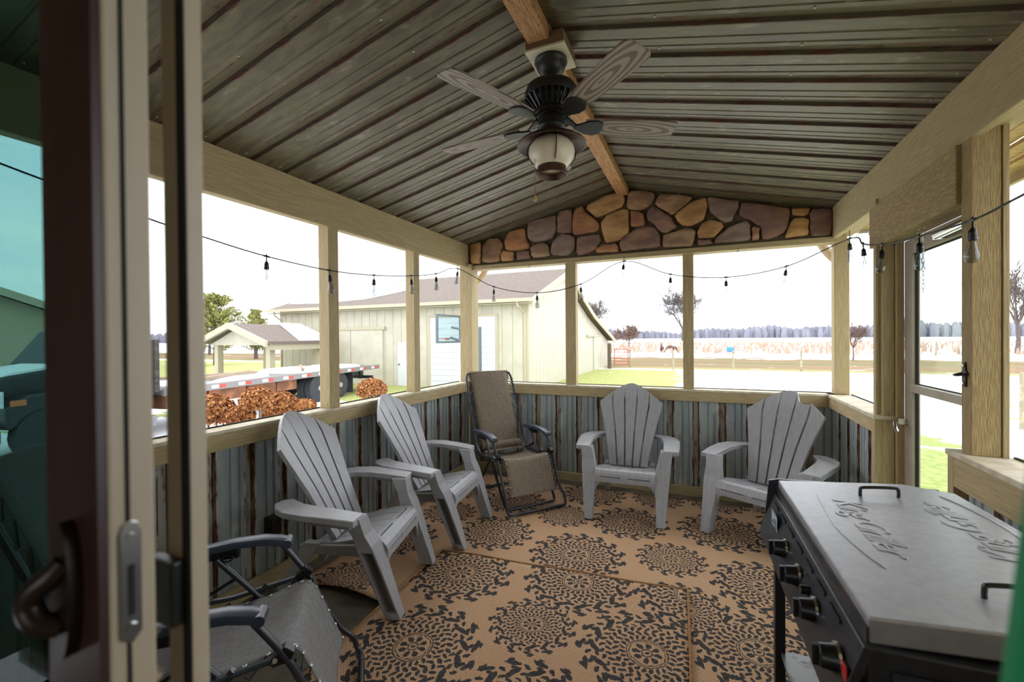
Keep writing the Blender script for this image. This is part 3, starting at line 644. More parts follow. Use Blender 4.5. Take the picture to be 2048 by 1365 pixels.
# ================================================================== ADIRONDACK CHAIRS
def build_adirondack(name, broken=None):
    t = empty(name)
    # --- back slats: fan of five, leaning back, edges slightly forward, top curled back
    spine = [(0, -.43, .335), (.12, -.485, .44), (.35, -.575, .62), (.6, -.672, .80), (.78, -.728, .905), (.88, -.765, .965), (1, -.822, 1.04)]
    def halfw(z): return interp([(.33, .165), (.62, .222), (.87, .29), (1.1, .29)], z)[0]
    def ztop(x): return 1.04 - .165 * (min(1, abs(x) / .29)) ** 1.52
    for i in range(5):
        g = []; rows = 15
        f0, f1 = -1 + 2 * i / 5, -1 + 2 * (i + 1) / 5
        for r_ in range(rows + 1):
            row = []
            for c in range(5):
                fr = lerp(f0, f1, c / 4)
                top = ztop(fr * .29)
                if broken == i: top = min(top, .935 + .05 * abs(c - 1.2) / 3 * (1 if c > 1 else .4) + (.03 if c == 4 else 0))
                z = lerp(.335, top, r_ / rows); tt = None
                for (a, ya, za), (b, yb, zb) in zip(spine, spine[1:]):
                    if z <= zb + 1e-6: y = lerp(ya, yb, (z - za) / (zb - za)); break
                gap = .0072 if z < .93 else .002
                x = fr * halfw(z)
                if c == 0 and i > 0: x += gap
                if c == 4 and i < 4: x -= gap
                y += .42 * x * x
                row.append((x, y, z))
            g.append(row)
        ob('back_slat', MB().sheet(g, .022), plastic, t, smooth=True)
    def backy(x, z):
        for (a, ya, za), (b, yb, zb) in zip(spine, spine[1:]):
            if z <= zb + 1e-6: return lerp(ya, yb, (z - za) / (zb - za)) + .42 * x * x
    for zc, hh in ((.60, .022), (.93, .02), (.36, .03)):
        g = [[(x, backy(x, z) - .019, z) for x in [lerp(-.93, .93, k / 10) * halfw(z) * (.60 if zc > .9 else 1) for k in range(11)]] for z in (zc - hh, zc + hh)]
        ob('back_brace', MB().sheet(g, .012), plastic, t, smooth=True)
    # --- seat: five slats running front to back, then the rolled front with two rows of slots
    sp = [(-.150, .392), (-.20, .388), (-.28, .370), (-.36, .350), (-.44, .335), (-.52, .330)]
    W = .245
    for i in range(5):
        a, b = lerp(-W, W, i / 5) + (.003 if i else 0), lerp(-W, W, (i + 1) / 5) - (.003 if i < 4 else 0)
        ob('seat_slat', MB().sheet([[(lerp(a, b, c / 2) * (1 - .22 * (k / 5)), y, z - .010 * (1 - (lerp(a, b, c / 2) / W) ** 2)) for c in range(3)] for k, (y, z) in enumerate(sp)][::-1], .014), plastic, t, smooth=True)
    roll = [(-.148, .390), (-.122, .392), (-.111, .391), (-.085, .380), (-.064, .360), (-.054, .338), (-.053, .328), (-.052, .29)]
    xs = [-W, -.20, -.03, .03, .20, W]; mb = MB()
    for k in range(len(roll) - 1):
        for j in range(5):
            if k in (1, 5) and j in (1, 3): continue
            nx = 3
            mb.sheet([[(lerp(xs[j], xs[j + 1], c / nx), y, z) for c in range(nx + 1)] for y, z in roll[k:k + 2]], .012)
    ob('seat_front', mb, plastic, t, smooth=True)
    ob('slot_shade_sheet', MB().sheet([[(x, y - .012, z - .018) for x in (-W + .01, 0, W - .01)] for y, z in roll[1:7]][::-1], .004), slotdark, t)  # black sheet behind the front slots, painting in their shade
    ap = [(-.25, .33), (.25, .33), (.25, .17), (.238, .22), (.215, .27), (.18, .292), (-.18, .292), (-.215, .27), (-.238, .22), (-.25, .17)]
    ob('apron', MB().prism(ap[::-1], 'y', -.075, -.058), plastic, t, bevel=.003)
    for sx in (-1, 1):
        # front leg: channel open to the outside, slanting forward to the foot
        def ctr(z): return interp([(0, 0.0, .285), (.36, -.125, .288), (.40, -.140, .295), (.55, -.205, .335)], z)
        def wid(z): return interp([(0, .043), (.30, .047), (.40, .045), (.46, .036), (.55, .050)], z)[0]
        def xio(z): return interp([(0, .254), (.36, .242), (.42, .250), (.56, .288)], z)[0], lerp(.318, .377, z / .55)
        m = MB(); rings = []
        for z in (.03, .12, .21, .30, .37):
            y, x = ctr(z); w = wid(z); xi, xo = xio(z)
            rings.append([(sx * q, yy, z) for q, yy in ((xi, y - w), (xo, y - w), (xo, y - w + .013), (xi + .016, y - w + .016), (xi + .016, y + w - .016), (xo, y + w - .013), (xo, y + w), (xi, y + w))])
        m.loft(rings)
        rings = []
        for z in (0, .028, .034):
            y, x = ctr(z); w = wid(z); rings.append([(sx * q, yy, z) for q, yy in ((.252, y - w), (.318, y - w), (.324, y), (.318, y + w), (.252, y + w))])
        m.loft(rings); rings = []
        for z in (.365, .40, .46, .51, .552):
            y, x = ctr(z); w = wid(z); xi, xo = xio(z)
            rings.append([(sx * a, yy, z) for a, yy in ((xi, y - w), (xo, y - w), (xo, y + w), (xi, y + w))])
        m.loft(rings)
        ob('leg', m, plastic, t, bevel=.003)
        # side rail and rear leg
        m = MB(); rings = []
        for y, z, h in ((-.10, .335, .035), (-.30, .315, .030), (-.50, .300, .026), (-.60, .300, .02)):
            x = lerp(.250, .195, (y + .1) / -.5); rings.append([(sx * (x + a), y, z + b) for a, b in ((-.010, -h), (.014, -h), (.014, h), (-.010, h))])
        m.loft(rings); ob('side_rail', m, plastic, t, bevel=.003)
        m = MB(); rings = []
        for z, y, w in ((0, -.735, .028), (.10, -.68, .032), (.22, -.60, .040), (.34, -.52, .050)):
            x = lerp(.235, .20, z / .34); rings.append([(sx * (x + a), y + b, z) for a, b in ((-.022, -w), (.022, -w), (.022, w), (-.022, w))])
        m.loft(rings); ob('leg', m, plastic, t, bevel=.004)
        # arm
        out = [(.305, -.158), (.424, -.162), (.436, -.30), (.438, -.45), (.415, -.56), (.36, -.645), (.285, -.70), (.225, -.685), (.212, -.63), (.245, -.585), (.285, -.52), (.303, -.42), (.305, -.30)]
        zt = lambda y: .560 + .030 * math.sin(max(0, min(1, (-.16 - y) / .54)) * math.pi * .75)
        m = MB(); m.loft([[(sx * x, y, zt(y) + dz) for x, y in out] for dz in (-.036, 0)])
        ob('arm', m, plastic, t, bevel=.006)
        inn = [(.322, -.19), (.408, -.19), (.418, -.42), (.33, -.42)]
        ob('arm_underside', MB().loft([[(sx * x, y, zt(y) + dz) for x, y in inn] for dz in (-.056, -.034)]), plastic, t, bevel=.003)
    return t
def place(t, x, y, head, z=.018): t.location = (x, y, z); t.rotation_euler = (0, 0, R(head) - math.pi / 2)
AG = 'grey resin Adirondack chairs'
a1 = build_adirondack('adirondack_chair'); tag(a1, 'grey slatted resin Adirondack chair nearest the camera on the left', 'chair', AG); place(a1, -1.60, 2.18, 16, .030)
a2 = dup(a1); tag(a2, 'grey slatted resin Adirondack chair by the left wall between another one and the brown recliner', 'chair', AG); place(a2, -1.63, 3.02, 7)
a3 = dup(a1); tag(a3, 'grey slatted resin Adirondack chair centred against the back wall', 'chair', AG); place(a3, -.583, 3.63, -87)
a4 = build_adirondack('adirondack_chair', broken=1); tag(a4, 'grey Adirondack chair with a broken back slat beside the griddle', 'chair', AG); place(a4, .287, 3.56, -120)

# ================================================================== RECLINERS
def build_recliner(name, fabric):
    t = empty(name); TR = .0125
    def both(nm, f, m, **k):
        for sx in (-1, 1): ob(nm, f(sx), m, t, **k)
    # front frame: arm -> along the leg rest -> floor bar
    side = [(.285, .085, .585), (.283, .19, .43), (.280, .25, .30), (.278, .315, .175), (.283, .35, .125), (.29, .385, .085), (.29, .40, .04)]
    P = [(x, y, z) for x, y, z in side] + [(.275, .415, .016), (.24, .42, .013), (0, .42, .013), (-.24, .42, .013), (-.275, .415, .016)] + [(-x, y, z) for x, y, z in reversed(side)]
    ob('front_frame', MB().tube(curve_pts(P, 4), TR, 10), tube_m, t, smooth=True)
    ob('floor_sleeve', MB().tube([(-.21, .42, .0135), (.21, .42, .0135)], .0145, 10), black_pl, t, smooth=True)
    side = [(.255, -.16, .565), (.255, -.02, .40), (.255, .14, .20), (.255, .25, .07)]
    P = side + [(.245, .285, .025), (.21, .295, .013), (0, .295, .013), (-.21, .295, .013), (-.245, .285, .025)] + [(-x, y, z) for x, y, z in reversed(side)]
    ob('middle_frame', MB().tube(curve_pts(P, 4), TR, 10), tube_m, t, smooth=True)
    side = [(.268, .03, .42), (.268, -.15, .22), (.268, -.30, .06)]
    P = side + [(.258, -.335, .025), (.22, -.345, .013), (-.22, -.345, .013), (-.258, -.335, .025)] + [(-x, y, z) for x, y, z in reversed(side)]
    ob('rear_frame', MB().tube(curve_pts(P, 4), TR, 10), tube_m, t, smooth=True)
    both('seat_rail', lambda s: MB().tube([(s * .27, .175, .432), (s * .268, -.10, .385), (s * .268, -.30, .375)], TR * .9, 8), tube_m, smooth=True)
    both('joint_bracket', lambda s: MB().prism([(.15, .415), (.20, .42), (.215, .45), (.185, .475), (.14, .44)], 'x', s * .255, s * .292), black_pl, bevel=.003)
    both('rivet', lambda s: MB().tube([(s * .29, .155, .437), (s * .297, .155, .437)], .008, 8), grommet_m)
    both('brace', lambda s: MB().tube([(s * .262, -.09, .47), (s * .266, -.22, .40), (s * .268, -.32, .37)], .011, 6, sq=.5), black_pl)
    # back frame
    side = [(.268, -.20, .385), (.27, -.33, .46), (.27, -.40, .62), (.268, -.50, .85), (.262, -.585, 1.05)]
    P = side + [(.25, -.612, 1.108), (.215, -.622, 1.135), (0, -.624, 1.14), (-.215, -.622, 1.135), (-.25, -.612, 1.108)] + [(-x, y, z) for x, y, z in reversed(side)]
    ob('back_frame', MB().tube(curve_pts(P, 4), TR, 10), tube_m, t, smooth=True)
    # slings: (centre y, z) profiles, sagging across
    def sling(prof, w, sag, nm, m):
        g = []
        C = curve_pts([(0, a, b) for a, b in prof], 5)
        for k, p in enumerate(C):
            d = (C[min(k + 1, len(C) - 1)] - C[max(k - 1, 0)]).normalized(); nrm = Vector((0, -d.z, d.y))
            g.append([(w * q, p.y + nrm.y * -sag * (1 - q * q), p.z + nrm.z * -sag * (1 - q * q)) for q in [lerp(-1, 1, j / 10) for j in range(11)]])
        return ob(nm, MB().sheet(g, .003), m, t, smooth='all'), C
    bs, Cb = sling([(-.17, .40), (-.25, .385), (-.34, .44), (-.40, .62), (-.498, .85), (-.58, 1.05), (-.622, 1.15)], .208, .012, 'back_sling', fabric)
    ss, Cs = sling([(-.24, .375), (-.10, .372), (.05, .392), (.16, .428), (.215, .418), (.255, .345), (.30, .235), (.345, .13)], .226, .018, 'seat_sling', fabric)
    ob('head_band', MB().sheet([[(x, y + .006, z) for x in (-.23, 0, .23)] for y, z in ((-.592, 1.06), (-.612, 1.10), (-.62, 1.142))][::-1], .006).tube([(-.222, -.624, 1.14), (.222, -.624, 1.14)], .016, 8), fabric, t, smooth=True)
    # grommets and lacing
    gr = MB(); la = MB()
    for C, rng, rail in ((Cb, (9, 26), 'b'), (Cs, (1, 35), 's')):
        ks = [k for k in range(len(C)) if rng[0] <= k <= rng[1]][::2 if rail == 'b' else 3]
        for s in (-1, 1):
            zig = []
            for k in ks:
                p = C[k]; d = (C[min(k + 1, len(C) - 1)] - C[max(k - 1, 0)]).normalized(); nrm = Vector((0, -d.z, d.y))
                g0 = Vector((s * (.200 if rail == 'b' else .218), p.y, p.z)) + nrm * .002
                ring = [g0 + Vector((math.cos(q) * .0062, 0, 0)) + d * math.sin(q) * .0062 for q in [2 * math.pi * j / 8 for j in range(8)]]
                gr.tube(ring, .0018, 5, closed=True)
                far = Vector((s * .268, p.y, p.z - .004)) - nrm * .004
                zig += [tuple(g0), tuple(far + d * .012), tuple(far - nrm * .016 + d * .018)]
            la.tube(zig, .0034, 5)
    ob('grommets', gr, grommet_m, t)['kind'] = 'stuff'
    ob('lacing', la, cord_m, t)['kind'] = 'stuff'
    # arm rests
    def arm(s):
        pr = [(-.33, .605, .020), (-.22, .618, .026), (-.10, .632, .033), (.02, .630, .037), (.09, .615, .036), (.125, .600, .030)]
        rings = []
        for y, z, w in pr: rings.append([(s * .283 + a * w, y, z + b) for a, b in ((-1, -.016), (-.9, -.030), (.9, -.030), (1, -.016), (.85, -.002), (.4, .004), (-.4, .004), (-.85, -.002))])
        return MB().loft(rings)
    both('armrest', arm, arm_m, smooth=True)
    both('arm_end', lambda s: MB().tube([(s * .283 - .034, .112, .590), (s * .283 + .034, .112, .590)], .020, 10), arm_m, smooth=True)
    both('lock_lever', lambda s: MB().tube([(s * .25 + .0, -.12 + .022 * math.cos(q), .568 + .014 * math.sin(q)) for q in [2 * math.pi * j / 12 for j in range(12)]], .0035, 5, closed=True), black_pl, smooth=True)
    both('lock_block', lambda s: MB().box(s * .283 - .018, s * .283 + .018, -.22, -.08, .555, .598), black_pl, bevel=.006)
    ob('lumbar_roll', MB().tube([(-.20, -.295, .44), (.20, -.295, .44)], .032, 12, sq=1.0), fabric, t, smooth=True)
    return t
z1 = build_recliner('zero_gravity_recliner', sling_brown); tag(z1, 'taupe mesh zero-gravity recliner folded upright in the back left corner', 'recliner', 'folding recliners')
z1.location = (-1.62, 3.83, .018); z1.rotation_euler = (0, 0, R(-39.4 - 90))
z2 = build_recliner('zero_gravity_recliner', sling_grey); tag(z2, 'grey mesh zero-gravity recliner in the near left corner, cut by the door frame', 'recliner', 'folding recliners')
z2.location = (-1.62, 1.13, .020); z2.rotation_euler = (0, 0, R(42 - 90))

# ================================================================== CEILING FAN
FX, FY = -.68, 2.10
fan = thing('ceiling_fan', 'dark bronze five-blade ceiling fan with a lantern light on the ridge beam', 'ceiling fan', (FX, FY, 2.90))
fz = lambda z: z - 2.90
ob('mount_block', MB().box(-.095, .095, -.105, .105, fz(2.925), fz(2.985)), M('mount_block_wood', rgb(120, 96, 66), rough=.8), fan)
ob('mount_plate', MB().box(-.100, .100, -.108, .108, fz(2.915), fz(2.926)), plate_m, fan, bevel=.002)
ob('canopy', MB().lathe([(.080, fz(2.914)), (.082, fz(2.900)), (.074, fz(2.892)), (.072, fz(2.876)), (.060, fz(2.855)), (.040, fz(2.840)), (.022, fz(2.836)), (.012, fz(2.842))], 28), fan_blk, fan, smooth=True)
ob('down_rod', MB().tube([(0, 0, fz(2.85)), (0, 0, fz(2.79))], .0125, 10), fan_blk, fan, smooth=True)
ob('motor_housing', MB().lathe([(.03, fz(2.808)), (.085, fz(2.798)), (.122, fz(2.775)), (.133, fz(2.745)), (.126, fz(2.722)), (.100, fz(2.712)), (.082, fz(2.665)), (.06, fz(2.655))], 32), fan_blk, fan, smooth=True)
for k in range(26):
    a = 2 * math.pi * k / 26
    if k == 0: vent0 = ob('vent_fin', MB().add([(.080, -.003, fz(2.668)), (.126, -.003, fz(2.720)), (.126, .003, fz(2.720)), (.080, .003, fz(2.668)), (.090, -.003, fz(2.660)), (.136, -.003, fz(2.712)), (.136, .003, fz(2.712)), (.090, .003, fz(2.660))], [(0, 1, 2, 3), (7, 6, 5, 4), (0, 4, 5, 1), (2, 6, 7, 3), (1, 5, 6, 2), (3, 7, 4, 0)]), tube_m, fan)
    else:
        v = vent0.copy(); col.objects.link(v); v.location = Matrix.Rotation(a, 3, 'Z') @ vent0.location; v.rotation_euler = (0, 0, a)
ob('flywheel', MB().lathe([(.06, fz(2.66)), (.092, fz(2.650)), (.092, fz(2.636)), (.06, fz(2.63))], 28), fan_blk, fan, smooth=True)
ob('switch_cup', MB().lathe([(.058, fz(2.64)), (.066, fz(2.634)), (.066, fz(2.585)), (.070, fz(2.578)), (.062, fz(2.565)), (.05, fz(2.56))], 28), fan_blk, fan, smooth=True)
ob('lantern_hood', MB().lathe([(.050, fz(2.575)), (.060, fz(2.553)), (.095, fz(2.532)), (.145, fz(2.512)), (.170, fz(2.494)), (.174, fz(2.486)), (.168, fz(2.484)), (.140, fz(2.500)), (.09, fz(2.520)), (.05, fz(2.54))], 36), fan_rust, fan, smooth=True)
ob('glass_globe', MB().lathe([(.055, fz(2.530)), (.086, fz(2.510)), (.110, fz(2.480)), (.116, fz(2.455)), (.110, fz(2.425)), (.092, fz(2.398)), (.072, fz(2.382)), (.062, fz(2.372)), (.02, fz(2.368))], 32), globe_m, fan, smooth=True)
for k in range(4):
    a = k * math.pi / 2 + .5
    ob('globe_wire', MB().tube(curve_pts([(r_ * math.cos(a), r_ * math.sin(a), fz(z)) for r_, z in ((.095, 2.512), (.117, 2.480), (.122, 2.455), (.115, 2.423), (.090, 2.390))], 3), .0028, 5), black_pl, fan, smooth=True)
ob('globe_collar', MB().lathe([(.070, fz(2.398)), (.076, fz(2.394)), (.072, fz(2.382)), (.070, fz(2.366)), (.079, fz(2.352)), (.080, fz(2.342)), (.073, fz(2.340)), (.062, fz(2.356)), (.060, fz(2.380)), (.066, fz(2.398))], 28, cap=False), fan_rust, fan, smooth=True)
ob('pull_chain', MB().tube([(-.055, -.045, fz(2.57)), (-.062, -.075, fz(2.42)), (-.062, -.075, fz(2.23))], .0016, 5), brass, fan)
ob('pull_knob', MB().lathe([(.003, .0), (.006, -.008), (.010, -.026), (.008, -.030)], 8, (-.062, -.075, fz(2.23))), M('pull_wood', rgb(196, 168, 112), rough=.6), fan)
out = [(.17, .046), (.30, .058), (.45, .064), (.595, .068), (.632, .063), (.648, .045), (.648, -.045), (.632, -.063), (.595, -.068), (.45, -.064), (.30, -.058), (.17, -.046)]
for k in range(5):
    a = R(-113.6 + 72 * k); tilt = Matrix.Rotation(R(-11), 4, 'X')
    if k == 0:
        bl = MB().loft([[(x, y, dz) for x, y in out] for dz in (-.004, .004)])
        b0 = ob('blade', bl, blade_m, fan, bevel=.002)
        # bracket: shaped paddle under the blade plus arm to the motor
        br = MB().loft([[(x, y, dz) for x, y in [(.12, .016), (.15, .028), (.18, .048), (.225, .055), (.255, .038), (.265, .0), (.255, -.038), (.225, -.055), (.18, -.048), (.15, -.028), (.12, -.016)]] for dz in (-.014, -.005)])
        br.loft([[(.07, y, z) for y, z in ((-.02, .03), (.02, .03), (.02, .042), (-.02, .042))], [(.13, y, z) for y, z in ((-.014, -.014), (.014, -.014), (.014, -.004), (-.014, -.004))]])
        k0 = ob('blade_iron', br, fan_blk, fan, bevel=.002)
        lb, lk_ = b0.location.copy(), k0.location.copy(); bb, kk = b0, k0
    else:
        bb = b0.copy(); col.objects.link(bb); kk = k0.copy(); col.objects.link(kk)
    for o, l in ((bb, lb), (kk, lk_)):
        m = Matrix.Translation((0, 0, fz(2.598))) @ Matrix.Rotation(a, 4, 'Z') @ tilt
        o.location = m @ l; o.rotation_euler = m.to_euler()

# ================================================================== GRIDDLE
GA = R(1.9)
gr = thing('flat_top_griddle', 'black flat-top gas griddle with a grey hard cover on the right', 'grill', (.56, 1.60, .0), GA)
# local frame: x from front (-) to back (+), y from near (-) to far (+)
FX0, FX1, YN, YF = -.262, .245, -.485, .435
zl = lambda x: lerp(.950, .988, (x - FX0) / (FX1 - FX0))
top = [(FX0, YN), (FX1, YN), (FX1, YF - .09), (FX1 - .115, YF), (FX0, YF)]
lid = MB().loft([[(x, y, zl(x) + dz) for x, y in top] for dz in (-.055, 0)])
ob('cover', lid, lid_m, gr, bevel=.005)
ob('cover_lip', MB().box(FX0 - .004, FX0 - .001, YN, YF, .893, .930), body_m, gr)
for y, hs_ in ((.26, 0), (-.375, .02)):
    hx = [(-.04, zl(-.04)), (-.04, zl(-.04) + .024), (-.03, zl(-.03) + .033), (.055, zl(.055) + .034), (.066, zl(.066) + .024), (.066, zl(.066))]
    ob('cover_handle', MB().tube(curve_pts([(x + hs_, y + .02, z - .003) for x, z in hx], 3), .0055, 8), black_pl, gr, smooth=True)
ob('body', MB().box(FX0 - .006, FX1 - .01, YN - .012, YF + .012, .78, .896), body_m, gr, bevel=.004)
ob('far_wind_guard', MB().prism([(FX0 - .045, .79), (FX0 - .03, .942), (FX0, .95), (FX1, .965), (FX1, .79)], 'y', YF + .012, YF + .022), body_m, gr)
# sloped control panel
px = lambda z: lerp(FX0 - .066, FX0 - .012, (z - .74) / .155)
ob('control_panel', MB().loft([[(px(.74), y, .735), (px(.895), y, .895), (px(.895) + .02, y, .895), (px(.74) + .02, y, .735)] for y in (YN - .012, YF + .012)]), body_m, gr, bevel=.003)
for k in range(7): ob('vent_slot', MB().box(px(.87) - .0022, px(.87), YN + .10 + k * .115, YN + .18 + k * .115, .868, .879), slotdark, gr)
def knob(y, z, r_, nm='knob'):
    x = px(z)
    ob('bezel', MB().tube([(x + .002, y, z), (x - .004, y, z)], r_ * 1.22, 24), chrome, gr, smooth=True)
    k = ob(nm, MB().tube([(x - .004, y, z), (x - .012, y, z), (x - .034, y, z), (x - .037, y, z)], [r_ * 1.05, r_, r_ * .9, r_ * .75], 24), black_pl, gr, smooth=True)
    q = ob('grip_ridge', MB().box(x - .048, x - .034, y - .006, y + .006, z - r_ * .85, z + r_ * .85), black_pl, k, bevel=.002); q.location = q.location - k.location
for y in (.10, -.075, -.25, -.43): knob(y, .818, .027)
ob('igniter', MB().tube([(px(.83), -.175, .83), (px(.83) - .02, -.175, .83)], .012, 14), black_pl, gr, smooth=True)
ob('panel_light', MB().tube([(px(.85), -.12, .85), (px(.85) - .006, -.12, .85)], .005, 8), chrome, gr)
ob('warning_sticker', MB().box(px(.82) - .0012, px(.82), .235, .335, .755, .868), label_m, gr)
ob('red_sticker', MB().box(px(.82) - .003, px(.82) - .001, -.492, -.466, .765, .84), red_m, gr)
for k in range(9): ob('sticker_line', MB().box(px(.82) - .0022, px(.82) - .001, .245, .325 - .02 * (k % 3), .765 + k * .010, .769 + k * .010), slotdark, gr)
for x in (FX0 - .02, FX1 - .05):
    for y in (YN + .03, YF - .03): ob('leg', MB().box(x, x + .035, y - .018, y + .018, .018, .80), frame_blk, gr, bevel=.003)
ob('lower_shelf', MB().box(FX0 + .0, FX1 - .03, YN + .03, YF - .03, .27, .285), shelf_m, gr, bevel=.003)
for y in (YN + .03, YF - .03): ob('cross_bar', MB().box(FX0 + .0, FX1 - .03, y - .012, y + .012, .60, .63), frame_blk, gr)
ob('side_shelf', MB().box(FX0 + .03, FX1 - .03, YN - .34, YN - .018, .835, .86), body_m, gr, bevel=.004)
ob('side_shelf_rail', MB().tube([(FX0 + .05, YN - .32, .872), (FX1 - .05, YN - .32, .872)], .009, 8), black_pl, gr)
# embossed script on the cover (one line facing the front, one facing the back)
def script(body, size, loc, rz, parent, mat):
    cu = bpy.data.curves.new('script', 'FONT'); cu.body = body; cu.size = size; cu.shear = .45; cu.extrude = .0012; cu.bevel_depth = .0008; cu.space_character = .86; cu.resolution_u = 3; cu.align_x = 'CENTER'
    tmp = bpy.data.objects.new('tmp', cu); col.objects.link(tmp); dg = bpy.context.evaluated_depsgraph_get(); me = bpy.data.meshes.new_from_object(tmp.evaluated_get(dg)); bpy.data.objects.remove(tmp)
    me.materials.clear(); me.materials.append(mat); o = bpy.data.objects.new('embossed_script', me); col.objects.link(o); o.parent = parent; o.location = loc
    o.rotation_euler = Matrix.Rotation(rz, 4, 'Z').to_euler(); return o
sl = math.atan2(zl(FX1) - zl(FX0), FX1 - FX0)
tilt_g = Matrix.Rotation(-sl, 4, 'Y')
for (lx, ly, rz) in ((-.135, .03, -math.pi / 2), (.165, .02, math.pi / 2)):
    o = script('King Griller', .105, (lx, ly, zl(lx) + .0004), rz, gr, lid_m)
    o.rotation_euler = (tilt_g @ Matrix.Rotation(rz, 4, 'Z')).to_euler()
    s = 1 if rz < 0 else -1
    sw_pts = [(lx - s * .03, ly + s * .27), (lx - s * .045, ly + s * .10), (lx - s * .055, ly - s * .05), (lx - s * .04, ly - s * .20), (lx - s * .02, ly - s * .29)]
    ob('embossed_swash', MB().tube(curve_pts([(x, y, zl(x) + .0003) for x, y in sw_pts], 5), [.0008] + [.003] * 19 + [.0008], 6), lid_m, gr, smooth=True)

# ================================================================== STRING LIGHTS AND SMALL FITTINGS
sl_ = thing('string_lights', 'black cable of clear bulbs strung along the porch beams', 'string lights', (XC, 4.35, 2.3))
cable = [onx(-120, 276, -2.41), onx(0, 327, -2.41), onx(290, 435, -2.41)] + [onx(u, v, -2.41) for u, v in ((400, 472), (533, 513), (658, 541), (748, 551), (822, 552), (872, 548))]
hookL = onx(916, 538, -2.41)
cable += [hookL] + [ony(u, v, 4.40) for u, v in ((988, 574), (1074, 586), (1161, 569), (1248, 523), (1341, 549), (1452, 555), (1573, 533))]
hookR = onx(1699, 478, .985)
cable += [hookR] + [onx(u, v, .985) for u, v in ((1726, 488), (1765, 490), (1838, 473), (1946, 440), (2048, 389), (2300, 262))]
wob('cable', MB().tube(curve_pts(cable, 6), .0042, 6), cord_m, sl_, smooth=True)
socks = [cable[4], cable[5], cable[6], cable[7], cable[8], hookL] + cable[10:13] + [cable[13]] + cable[14:17] + [hookR] + cable[18:22]
for i, p in enumerate(socks):
    rnd = random.Random(i); tx, ty = rnd.uniform(-.1, .1), rnd.uniform(-.08, .08)
    if i in (9, 12): tx += .12
    if i == 5: tx += .15
    m = Matrix.Translation(p) @ Matrix.Rotation(tx, 4, 'Y') @ Matrix.Rotation(ty, 4, 'X')
    d = (cable[min(cable.index(p) + 1, len(cable) - 1)] - cable[cable.index(p) - 1]).normalized()
    mb = MB().lathe([(.0035, 0), (.0035, -.028), (.007, -.033), (.0125, -.042), (.0135, -.050), (.0135, -.062), (.0155, -.064), (.0155, -.078), (.012, -.080)], 12).xf(m)
    mb.tube([p - d * .018, p + d * .018], .0062, 8); mb.tube([p, p + Vector((0, 0, .012))], .0045, 6)
    so = wob('socket', mb, black_pl, sl_, smooth=True)
    gb = MB().lathe([(.0105, -.079), (.0115, -.090), (.0165, -.112), (.0225, -.135), (.0235, -.145), (.0205, -.158), (.013, -.166), (.003, -.169)], 14).xf(m)
    b_ = wob('bulb', gb, bulb_glass, sl_, smooth='all'); b_.parent = so; b_.location = b_.location - so.location
    fl = MB().tube([m @ Vector(q) for q in ((0, 0, -.080), (0, 0, -.105), (.005, 0, -.110), (.007, 0, -.135), (-.007, 0, -.140), (-.005, 0, -.112))], .0011, 4)
    f_ = wob('filament', fl, filament, sl_); f_.parent = so; f_.location = f_.location - so.location
def hook(p, lab, h=.035):
    pts = [p + Vector((0, 0, h)), p + Vector((0, 0, .012)), p + Vector((.008, 0, .002)), p + Vector((.004, 0, -.010)), p + Vector((-.006, 0, -.010)), p + Vector((-.009, 0, 0))]
    tag(ob('cup_hook', MB().tube(curve_pts(pts, 3), .0022, 6), cord_m, smooth=True), lab, 'hook', 'cup hooks along the beams')
hook(Vector((hookL.x, hookL.y, hookL.z + .012)), 'cup hook carrying the string lights in the back left corner')
hook(Vector((hookR.x + .0, hookR.y, hookR.z + .012)), 'cup hook carrying the string lights in the back right corner', .05)
p = cable[13]; hook(Vector((p.x, 4.41, ZB - .045)), 'cup hook carrying the string lights in the middle of the back beam', .02)
hook(ony(1058, 533, 4.44), 'empty cup hook under the back beam above the barn', .02); hook(ony(1475, 502, 4.44), 'empty cup hook under the back beam above the snowy field', .02)
# bottle opener on the big post
p = onx(1930, 748, 1.034)
mb = MB().prism([(p.y - .012, p.z - .055), (p.y + .012, p.z - .055), (p.y + .015, p.z - .01), (p.y + .03, p.z + .0), (p.y + .012, p.z + .015), (p.y + .008, p.z + .05), (p.y - .008, p.z + .05), (p.y - .012, p.z + .015), (p.y - .03, p.z), (p.y - .015, p.z - .01)], 'x', p.x - .005, p.x + .002)
bo_ = thing('bottle_opener', 'dark cast metal bottle opener screwed to the door post', 'bottle opener', (p.x, p.y, p.z))
wob('plate', mb, M('dark_cast_iron', rgb(52, 36, 36), rough=.5, metal=.4), bo_, bevel=.002)
wob('lip', MB().tube(curve_pts([(p.x - .004, p.y - .02, p.z + .0), (p.x - .028, p.y - .012, p.z - .006), (p.x - .03, p.y + .012, p.z - .006), (p.x - .004, p.y + .02, p.z)], 4), .005, 8), M('dark_cast_lip', rgb(46, 30, 32), rough=.5, metal=.4), bo_, smooth=True)
for dz in (.035, -.04): wob('screw', MB().tube([(p.x - .005, p.y, p.z + dz), (p.x - .008, p.y, p.z + dz)], .006, 8), chrome, bo_)
# outlet on the left wall
p = onx(541, 1050, XL - .02)
ol = thing('outlet_box', 'black weatherproof outlet box on the left wall behind the near chair', 'outlet', (p.x, p.y, p.z))
wob('box', MB().box(p.x - .01, p.x + .045, p.y - .04, p.y + .04, p.z - .06, p.z + .06), black_pl, ol, bevel=.005)
wob('lid', MB().box(p.x + .045, p.x + .056, p.y - .036, p.y + .036, p.z - .056, p.z + .056), frame_blk, ol, bevel=.004)

